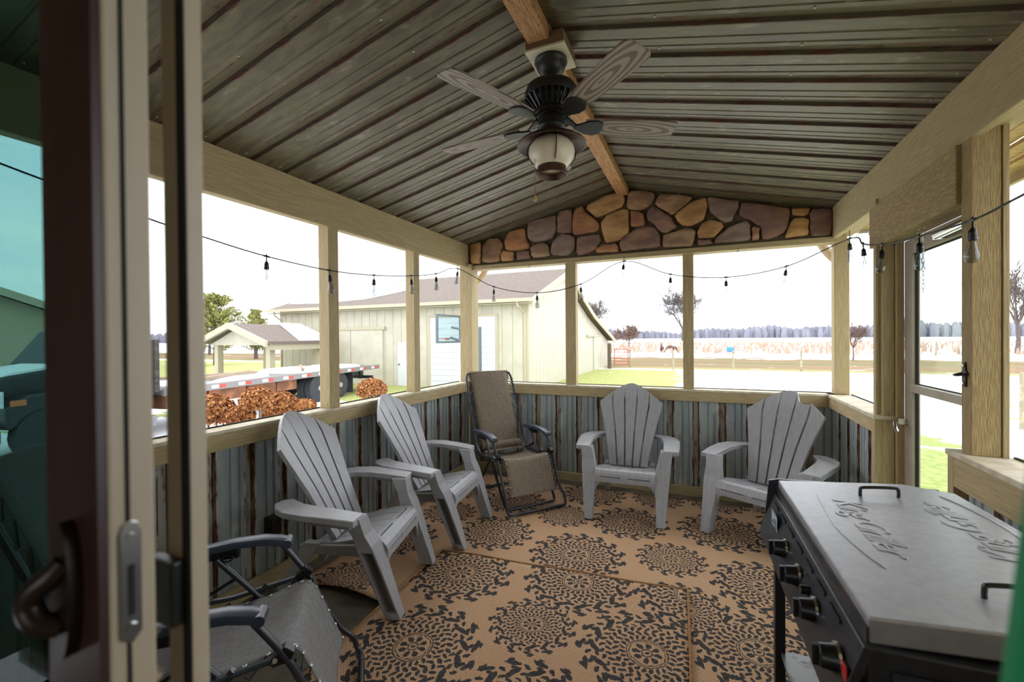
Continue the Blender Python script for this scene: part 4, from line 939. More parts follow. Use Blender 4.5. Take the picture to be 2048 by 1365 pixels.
# ================================================================== OUTSIDE
GZ = -.57
def ground_mat():
    m, nt, p = newmat('winter_ground'); geo = nt.nodes.new('ShaderNodeNewGeometry'); pos = geo.outputs['Position']
    sx = nt.nodes.new('ShaderNodeSeparateXYZ'); nt.links.new(pos, sx.inputs[0]); x = S(nt, sx.outputs[0]); y = S(nt, sx.outputs[1])
    def st(sc, scale, d=4):
        mp = nt.nodes.new('ShaderNodeMapping'); mp.inputs['Scale'].default_value = sc; nt.links.new(pos, mp.inputs[0]); return noise(nt, mp.outputs[0], scale, d, .6)
    fine = st((1, 1, 1), 9, 4); mid = st((.5, 1, 1), 1.1, 5); far = st((.04, .30, 1), 1.0, 5)
    gr_ = mixc(nt, fine.ss(.3, .7), rgb(138, 148, 84), rgb(176, 176, 116))
    tan = mixc(nt, far.ss(.35, .65), rgb(112, 106, 70), rgb(136, 108, 84))
    c = mixc(nt, y.ss(28, 33), gr_, tan)
    # how much snow lies where
    lawn = (1 - x.ss(-2.4, .2)) * (y.ss(9, 14)) * (1 - y.ss(27.5, 29))
    near_ = (1 - (x.ss(3.8, 6.2))) * (1 - y.ss(9, 12.5)) * x.ss(0, 1.2)
    past = y.ss(29.3, 30.2) * (1 - y.ss(42, 50))
    drift = st((.25, .8, 1), .8, 4)
    amt = .69 - lawn * .50 - near_ * .42 - past * .42
    sn = ((mid * .45 + drift * .30 + far * .25 - .5) * 2.6 + amt).ss(.48, .58)
    c = mixc(nt, sn, c, rgb(236, 238, 242))
    nt.links.new(c, p.inputs['Base Color']); p.inputs['Roughness'].default_value = .9; p.inputs['Specular IOR Level'].default_value = .1
    bump(nt, p, fine, .4, .03); return m
gm = MB().add([(-900, -300, GZ), (900, -300, GZ), (900, 1200, GZ), (-900, 1200, GZ)], [(0, 1, 2, 3)])
smesh('ground', gm, ground_mat(), 'winter lawn, pasture and fields with patches of snow')
snow_m = M('snow', rgb(236, 238, 242), rgb(226, 229, 235), 3, rough=.9, bmp=.2)
shingle = M('brown_shingle', rgb(120, 107, 98), rgb(98, 87, 80), 6, (1, 5, 5), .9, bmp=.3)
cream = M('cream_siding', rgb(188, 183, 167), rgb(181, 175, 158), 2, rough=.6)
cream_tr = M('cream_trim', rgb(176, 167, 143), rough=.6)
white_dr = M('white_door', rgb(200, 203, 208), rough=.5)
barkm = M('grey_bark', rgb(104, 94, 88), rgb(84, 76, 70), 8, rough=.95)
twig_m = M('reddish_twigs', rgb(116, 94, 84), rough=.95)
steel_gray = M('hoop_steel', rgb(92, 104, 110), rough=.5, metal=.2)

# ---- barn
BX0, BX1, BY = -19.9, -6.2, 16.0
barn = thing('barn', 'long cream metal barn with a brown shingled roof and white garage door', 'building', ((BX0 + BX1) / 2, 22, GZ))
gpr = [(BY, GZ), (32.4, GZ), (32.4, 1.15), (26, 2.72), (22.6, 3.82), (21.1, 4.75), (BY, 2.98)]
def siding(fn, a0, a1, z0f, z1f, step, nm, pa, mt):
    k = 0; a = a0
    while a < a1 - 1e-6:
        b = min(a + step, a1); mb = MB(); fn(mb, a, b - .012, z0f, z1f); wob(nm, mb, mt, pa); a = b
wob('wall_core', MB().prism(gpr[::-1], 'x', BX0 + .02, BX1 - .02), cream, barn)
a = BX0
while a < BX1 - .05:
    b = min(a + .45, BX1); wob('siding_panel', MB().box(a, b - .02, BY - .02, BY + .03, GZ, 2.97), cream, barn); a = b
def gz(y):
    for (y0, z0), (y1, z1) in zip(gpr[2:], gpr[3:]):
        if min(y0, y1) - 1e-6 <= y <= max(y0, y1) + 1e-6: return lerp(z0, z1, (y - y0) / (y1 - y0))
a = BY
while a < 32.3:
    b = min(a + .45, 32.4); wob('siding_panel', MB().prism([(a, GZ), (b - .02, GZ), (b - .02, gz(b - .02) - .02), (a, gz(a) - .02)], 'x', BX1 - .03, BX1 + .015), cream, barn); a = b
rf = [(15.5, 3.03), (21.1, 4.95), (22.6, 4.02), (26, 2.92), (33.0, 1.33)]
for (y0, z0), (y1, z1) in zip(rf, rf[1:]):
    wob('roof_slope', MB().prism([(y0, z0 - .10), (y1, z1 - .10), (y1, z1), (y0, z0)], 'x', BX0 - .35, BX1 + .35), shingle, barn)
    wob('rake_board', MB().prism([(y0, z0 - .26), (y1, z1 - .26), (y1, z1 + .01), (y0, z0 + .01)], 'x', BX1 + .35, BX1 + .40), cream_tr, barn)
wob('gutter', MB().box(BX0 - .35, BX1 + .40, 15.38, 15.52, 2.90, 3.04), cream_tr, barn)
wob('soffit', MB().box(BX0 - .3, BX1 + .35, 15.5, BY, 2.84, 2.88), cream_tr, barn)
wob('corner_board', MB().box(BX1 - .10, BX1 + .03, BY - .03, BY + .10, GZ, 2.97), cream_tr, barn)
wob('downspout', MB().tube([(BX1 - .25, 15.45, 2.92), (BX1 - .22, 15.5, 2.75), (BX1 - .12, BY - .05, 2.5), (BX1 - .12, BY - .05, -.4)], .045, 6), cream_tr, barn)
wob('downspout', MB().tube([(BX0 + .25, 15.45, 2.92), (BX0 + .2, 15.5, 2.75), (BX0 + .12, BY - .05, 2.5), (BX0 + .12, BY - .05, -.4)], .045, 6), cream_tr, barn)
gd = wob('garage_door', MB().box(-10.7, -7.6, BY - .06, BY - .02, GZ, 2.40), white_dr, barn)
for k in range(12):
    q = wob('door_ridge', MB().box(-10.68, -7.62, BY - .075, BY - .06, GZ + .03 + k * .245, GZ + .23 + k * .245), white_dr, barn); q.parent = gd; q.location = q.location - gd.location
for b in ((-10.82, -10.7, GZ, 2.52), (-7.6, -7.48, GZ, 2.52), (-10.7, -7.6, 2.40, 2.52)): wob('door_trim', MB().box(b[0], b[1], BY - .07, BY - .02, b[2], b[3]), cream_tr, barn)
for x0, x1 in ((-17.0, -15.15), (-15.12, -13.25)): wob('sliding_door', MB().box(x0, x1, BY - .09, BY - .02, GZ, 1.95), cream, barn)
wob('door_track', MB().box(-17.1, -13.1, BY - .14, BY - .02, 1.95, 2.08), cream_tr, barn)
pd = wob('person_door', MB().box(-12.45, -11.6, BY - .05, BY - .02, GZ, 1.36), white_dr, barn)
q = wob('door_knob', MB().sphere((-12.36, BY - .09, .38), .04), steel_gray, barn); q.parent = pd; q.location = q.location - pd.location
wob('sliding_door', MB().box(BX1 + .02, BX1 + .08, 27.2, 29.6, GZ, 1.55), cream, barn)
wob('door_track', MB().box(BX1 + .02, BX1 + .12, 25.4, 29.7, 1.55, 1.65), cream_tr, barn)
def onroof(x, y): return (x, y, lerp(3.03, 4.95, (y - 15.5) / 5.6) + .05)
sn = [(-19.8, 16.5), (-17.4, 16.3), (-15.0, 16.7), (-14.2, 17.4), (-13.4, 18.4), (-13.9, 19.5), (-15.2, 20.3), (-17.5, 20.7), (-19.6, 20.8)]
wob('roof_snow', MB().loft([[(x, y, onroof(x, y)[2] + dz) for x, y in sn] for dz in (-.04, .03)]), snow_m, barn)

# ---- small pavilion
pv = thing('pavilion', 'small open gable pavilion with shingled roof left of the barn', 'pavilion', (-17.7, 13.5, GZ))
org = Vector((-19.7, 12.2, 0)); dv = Vector((1, 0, 0)); bk = Vector((0, 1, 0)); Lp = 4.0; Lb = 3.0
def P3(s, b, z): q = org + dv * s + bk * b; return (q.x, q.y, z)
ze = 1.36; za = 2.12
for s0, s1, z0, z1 in ((-.2, Lp / 2, ze, za), (Lp / 2, Lp + .2, za, ze)):
    wob('roof_slope', MB().loft([[P3(s0, b, z0), P3(s1, b, z1), P3(s1, b, z1 + .1), P3(s0, b, z0 + .1)] for b in (-.3, Lb)]), shingle, pv)
    wob('rake_board', MB().loft([[P3(s0, b, z0 - .12), P3(s1, b, z1 - .12), P3(s1, b, z1 + .12), P3(s0, b, z0 + .12)] for b in (-.42, -.3)]), cream_tr, pv)
wob('gable_panel', MB().loft([[P3(.2, b, ze - .05), P3(Lp - .2, b, ze - .05), P3(Lp / 2, b, za - .1)] for b in (0, .1)]), cream, pv)
wob('eave_beam', MB().loft([[P3(Lp - .1, b, ze - .25), P3(Lp + .1, b, ze - .25), P3(Lp + .1, b, ze), P3(Lp - .1, b, ze)] for b in (0, Lb)]), cream_tr, pv)
for s_, b in ((.5, .2), (Lp - .3, .2), (Lp - .3, Lb - .5), (.5, Lb - .5)): q = Vector(P3(s_, b, 0)); wob('post', MB().box(q.x - .12, q.x + .12, q.y - .12, q.y + .12, GZ, ze), cream_tr, pv)
wob('roof_snow', MB().loft([[P3(Lp / 2 + .1, b, za + .09 + dz), P3(Lp + .15, b2, ze + .12 + dz), P3(Lp + .15, Lb, ze + .12 + dz), P3(Lp / 2 + .1, Lb, za + .09 + dz)] for b, b2, dz in ((1.9, 1.2, 0), (1.9, 1.2, .08))]), snow_m, pv)

# ---- basketball hoop
hp = thing('basketball_hoop', 'basketball hoop with clear backboard on a grey pole by the barn', 'basketball hoop', (-7.64, 14.68, GZ))
wob('pole', MB().box(-7.685, -7.595, 14.635, 14.725, GZ, 1.95), steel_gray, hp)
wob('arm', MB().tube([(-7.64, 14.68, 1.75), (-8.9, 14.72, 1.95)], .05, 6).tube([(-7.64, 14.68, 1.2), (-8.95, 14.72, 1.55)], .06, 6), steel_gray, hp)
bbf = MB()
for b in ((13.83, 13.90, 1.34, 2.44), (15.55, 15.62, 1.34, 2.44), (13.9, 15.55, 1.34, 1.41), (13.9, 15.55, 2.37, 2.44)): bbf.box(-9.05, -8.97, *b)
wob('backboard_frame', bbf, steel_gray, hp)
wob('backboard_pane', MB().box(-9.03, -9.0, 13.9, 15.55, 1.41, 2.37), glass_mat('backboard_acrylic', (.80, .88, .88, 1), .05), hp)
rim = [(-9.36 + .23 * math.cos(2 * math.pi * j / 20), 14.72 + .23 * math.sin(2 * math.pi * j / 20), 1.52) for j in range(20)]
wob('rim', MB().tube(rim, .014, 6, closed=True).box(-9.14, -9.04, 14.64, 14.80, 1.46, 1.54), M('rim_orange', rgb(196, 84, 60), rough=.5), hp)
nt_ = MB()
for j in range(12):
    for d in (1, -1):
        pts = [(-9.36 + r_ * math.cos(2 * math.pi * (j + d * q) / 12), 14.72 + r_ * math.sin(2 * math.pi * (j + d * q) / 12), z) for r_, q, z in ((.23, 0, 1.52), (.18, .5, 1.38), (.14, 1, 1.24), (.12, 1.5, 1.12))]
        nt_.tube(pts, .007, 4)
wob('net', nt_, M('net_white', rgb(226, 226, 226), rough=.8), hp)

# ---- flatbed truck: local y runs from cab (-) to tail (+), x from far (-) to near side (0)
tk = thing('flatbed_truck', 'old flatbed truck with snow on its deck parked outside the left screens', 'truck', (-10.9, 5.8, GZ), R(9))
tz = lambda z: z - GZ
rust_o = M('rusty_box_panel', rgb(150, 96, 66), rgb(112, 72, 52), 3, rough=.8)
dark_t = M('truck_dark', rgb(48, 48, 52), rgb(38, 38, 42), 3, rough=.4)
rub = M('tyre', rgb(52, 54, 58), rough=.9); deckm = M('deck_grey', rgb(120, 116, 112), rgb(90, 86, 82), 4, (6, 1, 6), .8)
ob('deck', MB().box(-2.4, 0, 0, 8.75, tz(.33), tz(.43)), deckm, tk)
ob('rub_rail', MB().box(-.02, .06, 0, 8.75, tz(.30), tz(.46)), M('rail_steel', rgb(126, 122, 122), rough=.5), tk)
for k in range(11):
    ob('reflector', MB().box(.06, .068, .35 + k * .78, .55 + k * .78, tz(.34), tz(.42)), M('reflector_white_%d' % k, rgb(232, 228, 224), rough=.4), tk)
    ob('reflector', MB().box(.06, .068, .55 + k * .78, .75 + k * .78, tz(.34), tz(.42)), M('reflector_red_%d' % k, rgb(206, 70, 60), rough=.4), tk)
for k, (a, b) in enumerate(((.15, 1.15), (1.2, 2.3), (2.35, 3.35), (3.4, 4.2))): ob('tool_box', MB().box(-.7, -.10, a, b, tz(-.02), tz(.30)), rust_o, tk, bevel=.01)
ob('chassis_rail', MB().box(-1.75, -1.55, -2.2, 8.6, tz(.05), tz(.33)).box(-.85, -.65, -2.2, 8.6, tz(.05), tz(.33)), dark_t, tk)
for y in (5.15, 6.25):
    for x in (-.12, -.42, -2.2, -1.9):
        if y == 6.25 and x in (-1.9, -.42): continue
        w = ob('wheel', MB().loft([[(x + dx, y + r_ * math.cos(2 * math.pi * j / 24), tz(-.11) + r_ * math.sin(2 * math.pi * j / 24)) for j in range(24)] for dx, r_ in ((-.13, .38), (-.12, .45), (.10, .46), (.13, .40), (.12, .28))]), rub, tk, smooth=True)
        h = ob('hub', MB().tube([(x + .05, y, tz(-.11)), (x + .11, y, tz(-.11))], .26, 16).tube([(x + .05, y, tz(-.11)), (x + .15, y, tz(-.11))], .09, 12), M('hub_grey', rgb(150, 148, 146), rough=.5), w); h.location = h.location - w.location
ob('mud_flap', MB().box(-.65, -.02, 7.0, 7.03, tz(-.48), tz(.30)), dark_t, tk)
ob('tail_bumper', MB().box(-2.2, -.2, 8.55, 8.7, tz(-.10), tz(.02)).box(-.7, -.6, 8.4, 8.6, tz(-.1), tz(.33)).box(-1.8, -1.7, 8.4, 8.6, tz(-.1), tz(.33)), dark_t, tk)
for k, (a, b, w0, w1, h) in enumerate(((.2, 3.8, -2.2, -.25, .10), (4.3, 6.6, -2.1, -.12, .13), (6.9, 8.3, -2.2, -.3, .09))):
    n = 14; ring = lambda s, dz: [((w0 + w1) / 2 + (w1 - w0) / 2 * s * math.copysign(abs(math.cos(q)) ** .6, math.cos(q)), (a + b) / 2 + (b - a) / 2 * s * math.copysign(abs(math.sin(q)) ** .6, math.sin(q)), tz(.43) + dz) for q in [2 * math.pi * j / 20 for j in range(20)]]
    ob('deck_snow', MB().loft([ring(1, -.01), ring(.97, h * .5), ring(.86, h * .85), ring(.5, h)]), snow_m, tk, smooth='all')
for (x0, y0, x1, y1) in ((-.15, 1.0, -1.1, 3.4), (-.2, 4.6, -1.4, 5.9), (-1.7, .4, -.6, 3.1)): ob('loose_board', MB().tube([(x0, y0, tz(.56)), (x1, y1, tz(.58))], .06, 4), M('old_board', rgb(150, 132, 112), rough=.9), tk)
ob('headache_rack', MB().box(-2.3, -.05, -.12, -.02, tz(.4), tz(1.55)), M('rack_board', rgb(84, 78, 74), rgb(60, 56, 54), 4, (1, 1, 5), .9), tk)
cab = ob('cab', MB().prism([(-.20, tz(-.15)), (-.20, tz(1.72)), (-.95, tz(1.75)), (-1.42, tz(1.10)), (-1.45, tz(-.15))], 'x', -2.1, -.10), dark_t, tk, bevel=.05)
for nm, mt, x0, pts in (('side_window', M('truck_window', rgb(120, 132, 140), rough=.1), -.095, [(-.32, tz(1.08)), (-.32, tz(1.60)), (-.92, tz(1.62)), (-1.26, tz(1.12))]), ('door_panel', M('truck_door', rgb(62, 64, 70), rough=.3), -.09, [(-.30, tz(-.02)), (-.30, tz(1.0)), (-1.32, tz(1.0)), (-1.32, tz(.1))])):
    ob(nm, MB().prism(pts, 'x', x0 - .01, x0 + .012), mt, tk)
ob('hood', MB().prism([(-1.4, tz(.2)), (-1.4, tz(1.06)), (-2.35, tz(.92)), (-2.5, tz(.80)), (-2.5, tz(.2))], 'x', -1.75, -.45), dark_t, tk, bevel=.05)
ob('hood_snow', MB().prism([(-1.45, tz(1.05)), (-1.45, tz(1.10)), (-2.2, tz(.985)), (-2.32, tz(.925))], 'x', -1.7, -.5), snow_m, tk)
ob('front_fender', MB().prism([(-1.35, tz(.05)), (-1.4, tz(.45)), (-1.7, tz(.62)), (-2.2, tz(.60)), (-2.5, tz(.42)), (-2.5, tz(.05))], 'x', -.47, -.06), dark_t, tk, bevel=.04)
ob('grille', MB().box(-1.6, -.6, -2.53, -2.49, tz(.32), tz(.76)), M('grille_chrome', rgb(170, 174, 176), rough=.3, metal=.5), tk)
ob('headlight', MB().tube([(-.30, -2.50, tz(.56)), (-.30, -2.56, tz(.56))], .12, 14).box(-.46, -.10, -2.52, -2.50, tz(.42), tz(.70)), M('headlight_lens', rgb(205, 210, 212), rough=.15), tk)
ob('turn_signal', MB().box(-.075, -.05, -2.44, -2.24, tz(.44), tz(.54)), M('amber_lens', rgb(200, 110, 60), rough=.3), tk)
ob('front_bumper', MB().box(-2.2, .0, -2.75, -2.58, tz(-.15), tz(.08)), M('bumper_steel', rgb(120, 122, 124), rough=.5), tk, bevel=.02)
ob('bumper_snow', MB().box(-2.1, -.1, -2.74, -2.6, tz(.08), tz(.15)), snow_m, tk, bevel=.03)
ob('wheel', MB().loft([[(-.12 + dx, -1.95 + r_ * math.cos(2 * math.pi * j / 24), tz(-.11) + r_ * math.sin(2 * math.pi * j / 24)) for j in range(24)] for dx, r_ in ((-.13, .40), (-.1, .46), (.10, .46), (.13, .38))]), rub, tk, smooth=True)
ob('mirror', MB().tube(curve_pts([(-.1, -.75, tz(1.0)), (.12, -.78, tz(1.02)), (.16, -.78, tz(1.15)), (.12, -.78, tz(1.28)), (-.1, -.75, tz(1.30))], 4), .02, 6).box(.08, .20, -.80, -.76, tz(1.02), tz(1.26)), M('mirror_white', rgb(220, 222, 224), rough=.2), tk, smooth=True)
ob('running_board', MB().box(-.5, -.02, -1.2, -.1, tz(-.34), tz(-.1)), M('step_tank', rgb(140, 144, 150), rough=.35, metal=.5), tk, bevel=.03)

# ---- house seen through the sliding glass
hs = thing('neighbour_house', 'siding house with dark gabled roof seen through the tinted door glass', 'building', (-27, 7, GZ))
wob('wall', MB().box(-31, -24.5, 3, 11.5, GZ, 1.75), M('house_siding', rgb(182, 172, 146), rgb(170, 160, 136), 3, (1, 1, 10), .8), hs)
wob('roof', MB().prism([(2.6, 1.70), (7.2, 3.5), (11.9, 1.70), (11.9, 1.88), (7.2, 3.68), (2.6, 1.88)], 'x', -31.4, -24.1), M('dark_shingle', rgb(86, 82, 78), rgb(66, 62, 60), 5, rough=.9), hs)
wob('gable_wall', MB().prism([(3, 1.75), (11.5, 1.75), (7.2, 3.45)], 'x', -25, -24.52), M('house_gable', rgb(176, 166, 140), rough=.8), hs)
wob('fascia', MB().prism([(2.6, 1.60), (7.2, 3.40), (11.9, 1.60), (11.9, 1.9), (7.2, 3.7), (2.6, 1.9)], 'x', -24.1, -24.02), cream_tr, hs)

# ---- dry hydrangeas
def leafball(mb, c, rx, rz_, n, s, rnd, mi=0):
    for _ in range(n):
        th = rnd.uniform(0, 2 * math.pi); u = rnd.uniform(-.6, 1); q = math.sqrt(max(0, 1 - u * u)); rr = rnd.uniform(.78, 1.05)
        d = Vector((q * math.cos(th), q * math.sin(th), u)); p = Vector(c) + Vector((d.x * rx, d.y * rx, d.z * rz_)) * rr
        nrm = (d + Vector((rnd.uniform(-.8, .8), rnd.uniform(-.8, .8), rnd.uniform(-.8, .8)))).normalized(); a = nrm.orthogonal().normalized(); b = nrm.cross(a)
        w = s * rnd.uniform(.6, 1.2); k = nrm * w * .35
        mb.add([p - a * w - b * w * .6, p + a * w * .2 - b * w + k, p + a * w + b * w * .3, p - a * w * .2 + b * w + k], [(0, 1, 2, 3)], rnd.randrange(3) if mi is None else mi)
hyd = [M('dry_petal_a', rgb(168, 108, 60), rough=.9), M('dry_petal_b', rgb(132, 78, 42), rough=.9), M('dry_petal_c', rgb(190, 136, 82), rough=.9)]
def hydrangea(u, v, wpx, hpx, x, lab, seed):
    c = onx(u, v, x); zf = (c - CAM).dot(CF); rx = wpx / 2 * zf / FPX; rz0 = hpx / 2 * zf / FPX; rnd = random.Random(seed)
    t = thing('hydrangea_bush', lab, 'shrub', (c.x, c.y, GZ), 0, 'dry hydrangeas outside the left screens')
    mb = MB(); leafball(mb, c, rx, rz0, 1700, .019, rnd, None); leafball(mb, c, rx * .85, rz0 * .85, 700, .022, rnd, 1)
    wob('flower_head', mb, hyd, t)
    s = MB()
    for k in range(9):
        a = rnd.uniform(0, 6.28); s.tube(curve_pts([(c.x + .10 * math.cos(a), c.y + .10 * math.sin(a), GZ), (c.x + rx * .4 * math.cos(a), c.y + rx * .4 * math.sin(a), lerp(GZ, c.z, .6)), (c.x + rx * .7 * math.cos(a), c.y + rx * .7 * math.sin(a), c.z)], 3), .010, 5)
    wob('stems', s, twig_m, t)
for i, (u, v, w, h, x, lab) in enumerate(((426, 824, 78, 66, -4.6, 'dry brown hydrangea leftmost outside the left screen by the door jamb'),
        (481, 834, 50, 40, -4.2, 'low dark brown hydrangea between two taller dry ones'),
        (514, 802, 62, 52, -5.3, 'tall dry hydrangea with dense copper head left of the post'),
        (561, 809, 58, 48, -4.8, 'dry orange hydrangea right of the tall copper one'),
        (549, 831, 40, 28, -4.1, 'small pale yellow dried hydrangea head low at the screen'),
        (608, 812, 44, 26, -5.4, 'small dry hydrangea beside the first post near the truck wheels'),
        (744, 781, 58, 46, -5.2, 'dry hydrangea between the two left posts in front of the barn'))):
    hydrangea(u, v, w, h, x, lab, 40 + i)

# ---- trees
def branch(mb, p, d, L, r, depth, rnd, spread, minr):
    pts = [p]; q = p.copy(); dd = d.copy(); n = 4
    for k in range(n):
        dd = (dd + Vector((rnd.uniform(-.18, .18), rnd.uniform(-.18, .18), rnd.uniform(-.05, .18)))).normalized(); q = q + dd * (L / n); pts.append(q.copy())
    mb.tube(pts, [max(minr, lerp(r, r * .55, k / n)) for k in range(n + 1)], 4 if depth < 3 else 6)
    if depth == 0: return
    for k in range(4 if depth > 1 else 5):
        i = rnd.choice((1, 2, 3, 4)) if k else 4
        a = rnd.uniform(0, 6.28); o = dd.orthogonal().normalized(); o = Matrix.Rotation(a, 3, dd) @ o
        branch(mb, pts[i], (dd + o * rnd.uniform(.5, 1.0) * spread).normalized(), L * rnd.uniform(.60, .88), r * .55, depth - 1, rnd, spread, minr)
def bare_tree(x, y, h, lab, seed, spread=.9, minr=.02, mt=barkm, depth=4, first=.30):
    rnd = random.Random(seed); t = thing('bare_tree', lab, 'tree', (x, y, GZ), 0, 'bare winter trees'); mb = MB()
    tp = [Vector((x, y, GZ)), Vector((x + h * .01, y, GZ + h * first * .5)), Vector((x, y, GZ + h * first))]
    tr = MB().tube(tp, [h * .022, h * .018, h * .015], 7); wob('trunk', tr, mt, t)
    for k in range(5):
        a = k * 1.26 + rnd.uniform(-.3, .3); branch(mb, tp[-1], Vector((math.cos(a) * .55 * spread, math.sin(a) * .55 * spread, 1)).normalized(), h * .27, h * .011, depth - 1, rnd, spread, minr)
    wob('branches', mb, mt, t)
bare_tree(-9.66, 66, 4.6, 'round bushy bare tree behind the red gate', 3, 1.3, .028, twig_m, 5, .2)
bare_tree(-7.6, 215, 27, 'tall bare tree behind the right back post', 9, 1.0, .060, barkm, 5, .20)
bare_tree(-28, 120, 14, 'bare tree rising behind the barn roof end', 12, 1.0, .030, barkm, 5, .22)
bare_tree(-64, 40, 9, 'bare tree behind the truck left of the jamb', 15, .9, .03)
bare_tree(30, 62, 10, 'bare tree at the far right beyond the storm door post', 21, .8, .03)
bare_tree(11.5, 44, 3.2, 'thin bare sapling standing in the field beside the corner screen', 23, .8, .012, twig_m, 4)
pine_m = [M('pine_green_a', rgb(150, 150, 88), rough=.9), M('pine_green_b', rgb(120, 126, 70), rough=.9), M('pine_green_c', rgb(172, 168, 106), rough=.9)]
def pine(u, vt, vb, wpx, y, lab, seed):
    c = ony(u, vb, y); zf = (c - CAM).dot(CF); top = CAM.z + (680 - vt) / FPX * zf; rx = wpx / 2 * zf / FPX; rnd = random.Random(seed)
    t = thing('evergreen_tree', lab, 'tree', (c.x, c.y, GZ), 0, 'evergreens behind the pavilion')
    wob('trunk', MB().tube([(c.x, c.y, GZ), (c.x, c.y, lerp(GZ, top, .85))], [.22, .05], 7), barkm, t)
    mb = MB(); br = MB()
    for k in range(130):
        f_ = rnd.random() ** .85; z = lerp(GZ + .7, top - .3, f_); a = rnd.uniform(0, 6.28); L = rx * (1.02 - f_ ** 1.5 * .78) * rnd.uniform(.55, 1.12)
        e = Vector((c.x + L * math.cos(a), c.y + L * math.sin(a), z + L * .42)); s0 = Vector((c.x, c.y, z))
        br.tube([s0, e], [.03, .010], 4)
        for j in range(34):
            q = rnd.uniform(.25, 1.04); p = s0.lerp(e, q); leafball(mb, p, lerp(.30, .10, q), lerp(.26, .12, q), 3, .065, rnd, None)
    wob('branches', br, barkm, t); wob('needles', mb, pine_m, t)
pine(432, 588, 740, 150, 24, 'large yellowish evergreen behind the pavilion', 5)
pine(512, 618, 735, 70, 33, 'smaller evergreen at the pavilion roof right of the large one', 6)

# ---- far woods: one uncountable belt
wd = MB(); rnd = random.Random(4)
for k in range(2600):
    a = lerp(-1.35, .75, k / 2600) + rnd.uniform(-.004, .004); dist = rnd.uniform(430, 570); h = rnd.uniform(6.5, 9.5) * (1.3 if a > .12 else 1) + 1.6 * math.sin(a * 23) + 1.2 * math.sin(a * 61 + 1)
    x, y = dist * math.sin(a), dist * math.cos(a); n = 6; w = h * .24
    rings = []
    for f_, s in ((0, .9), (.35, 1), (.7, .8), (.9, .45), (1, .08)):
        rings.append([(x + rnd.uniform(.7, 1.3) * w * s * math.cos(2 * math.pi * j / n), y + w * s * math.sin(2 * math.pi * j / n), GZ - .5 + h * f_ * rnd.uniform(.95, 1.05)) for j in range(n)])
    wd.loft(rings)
wo_ = ob('distant_woods', wd, M('hazed_woods', rgb(132, 132, 142), rgb(116, 116, 126), .05, rough=1)); tag(wo_, 'haze-grey belt of bare woods along the horizon', 'woods', kind='stuff')  # blue-grey distance haze is mixed into this base colour
# dry reeds across the field
rd = MB(); rnd = random.Random(8)
for k in range(2600):
    y = rnd.uniform(56, 150); x = rnd.uniform(-20, 75) * y / 90; h = rnd.uniform(.3, .95); w = rnd.uniform(.04, .18)
    rd.add([(x - w, y, GZ), (x + w, y + .05, GZ), (x + w * .4 + rnd.uniform(-.1, .1), y, GZ + h), (x - w * .5, y, GZ + h * .8)], [(0, 1, 2, 3)])
ro = ob('dry_reeds', rd, M('dry_reed', rgb(182, 152, 132), rgb(164, 134, 114), .5, rough=1)); tag(ro, 'pale pinkish dry reeds across the snowy field', 'reeds', kind='stuff')

# ---- fences
postw = M('fence_post_wood', rgb(168, 158, 128), rgb(140, 132, 108), 5, rough=.9)
def fence(nm, lab, pts, h, wires, r=.06):
    t = thing(nm, lab, 'fence', (pts[0][0], pts[0][1], GZ))
    for x, y in pts: wob('post', MB().tube([(x, y, GZ - .1), (x, y, GZ + h)], [r, r * .9], 7), postw, t)
    for z in wires: wob('wire', MB().tube([(x, y, GZ + z) for x, y in pts], .010, 4), M('fence_wire', rgb(140, 134, 126), rough=.7), t)
fence('wire_fence', 'wire fence with round wooden posts at the lawn edge', [(-4.43, 30.65), (-1.57, 29.07), (1.79, 29.24), (5.35, 29.83), (9.0, 30.2), (12.8, 30.5), (16.8, 30.6)], 1.22, (.35, .75, 1.1))
fence('wire_fence', 'farther wire fence across the pasture beyond the blue barrel', [(x, 54.5 + .15 * x) for x in (-12, -7, 5.2, 7.64, 11.0, 14.5, 18, 22, 26, 31)], 1.3, (.4, .8, 1.2), .07)
fence('board_fence', 'fence with weathered posts seen through the storm door', [(6.5 + k * 2.6, 13.2 + k * .2) for k in range(6)], 1.25, (.5, 1.0), .08)
def tube_gate(lab, a, b, h, m, n=5, tp='paddock_gate'):
    t = thing(tp, lab, 'gate', (a[0], a[1], GZ))
    for k in range(n): z = GZ + .2 + (h - .2) * k / (n - 1); wob('bar', MB().tube([(a[0], a[1], z), (b[0], b[1], z)], .03, 6), m, t)
    for q in (a, b): wob('upright', MB().tube([(q[0], q[1], GZ + .15), (q[0], q[1], GZ + h)], .035, 6), m, t)
tube_gate('red tubular gate beside the barn end', (-5.42, 30.3), (-4.55, 30.6), 1.25, M('red_gate_paint', rgb(178, 96, 76), rough=.6), 6)
tube_gate('grey tubular gate standing in the far pasture by the blue barrel', (1.89, 54.2), (3.91, 54.6), 1.35, M('galvanised_gate', rgb(150, 146, 138), rough=.6), 3)
gp = thing('gate_post', 'dark square wooden gate post at the barn corner', 'post', (-5.52, 29.1, GZ))
wob('shaft', MB().box(-5.64, -5.42, 29.0, 29.2, GZ, 1.05), M('dark_post', rgb(96, 84, 72), rough=.9), gp); wob('cap', MB().prism([(29.0, 1.05), (29.2, 1.05), (29.1, 1.1)], 'x', -5.64, -5.42), M('dark_post_cap', rgb(90, 78, 66), rough=.9), gp)
br_ = thing('blue_barrel', 'blue plastic barrel lying in the far pasture', 'barrel', (3.0, 53.6, GZ))
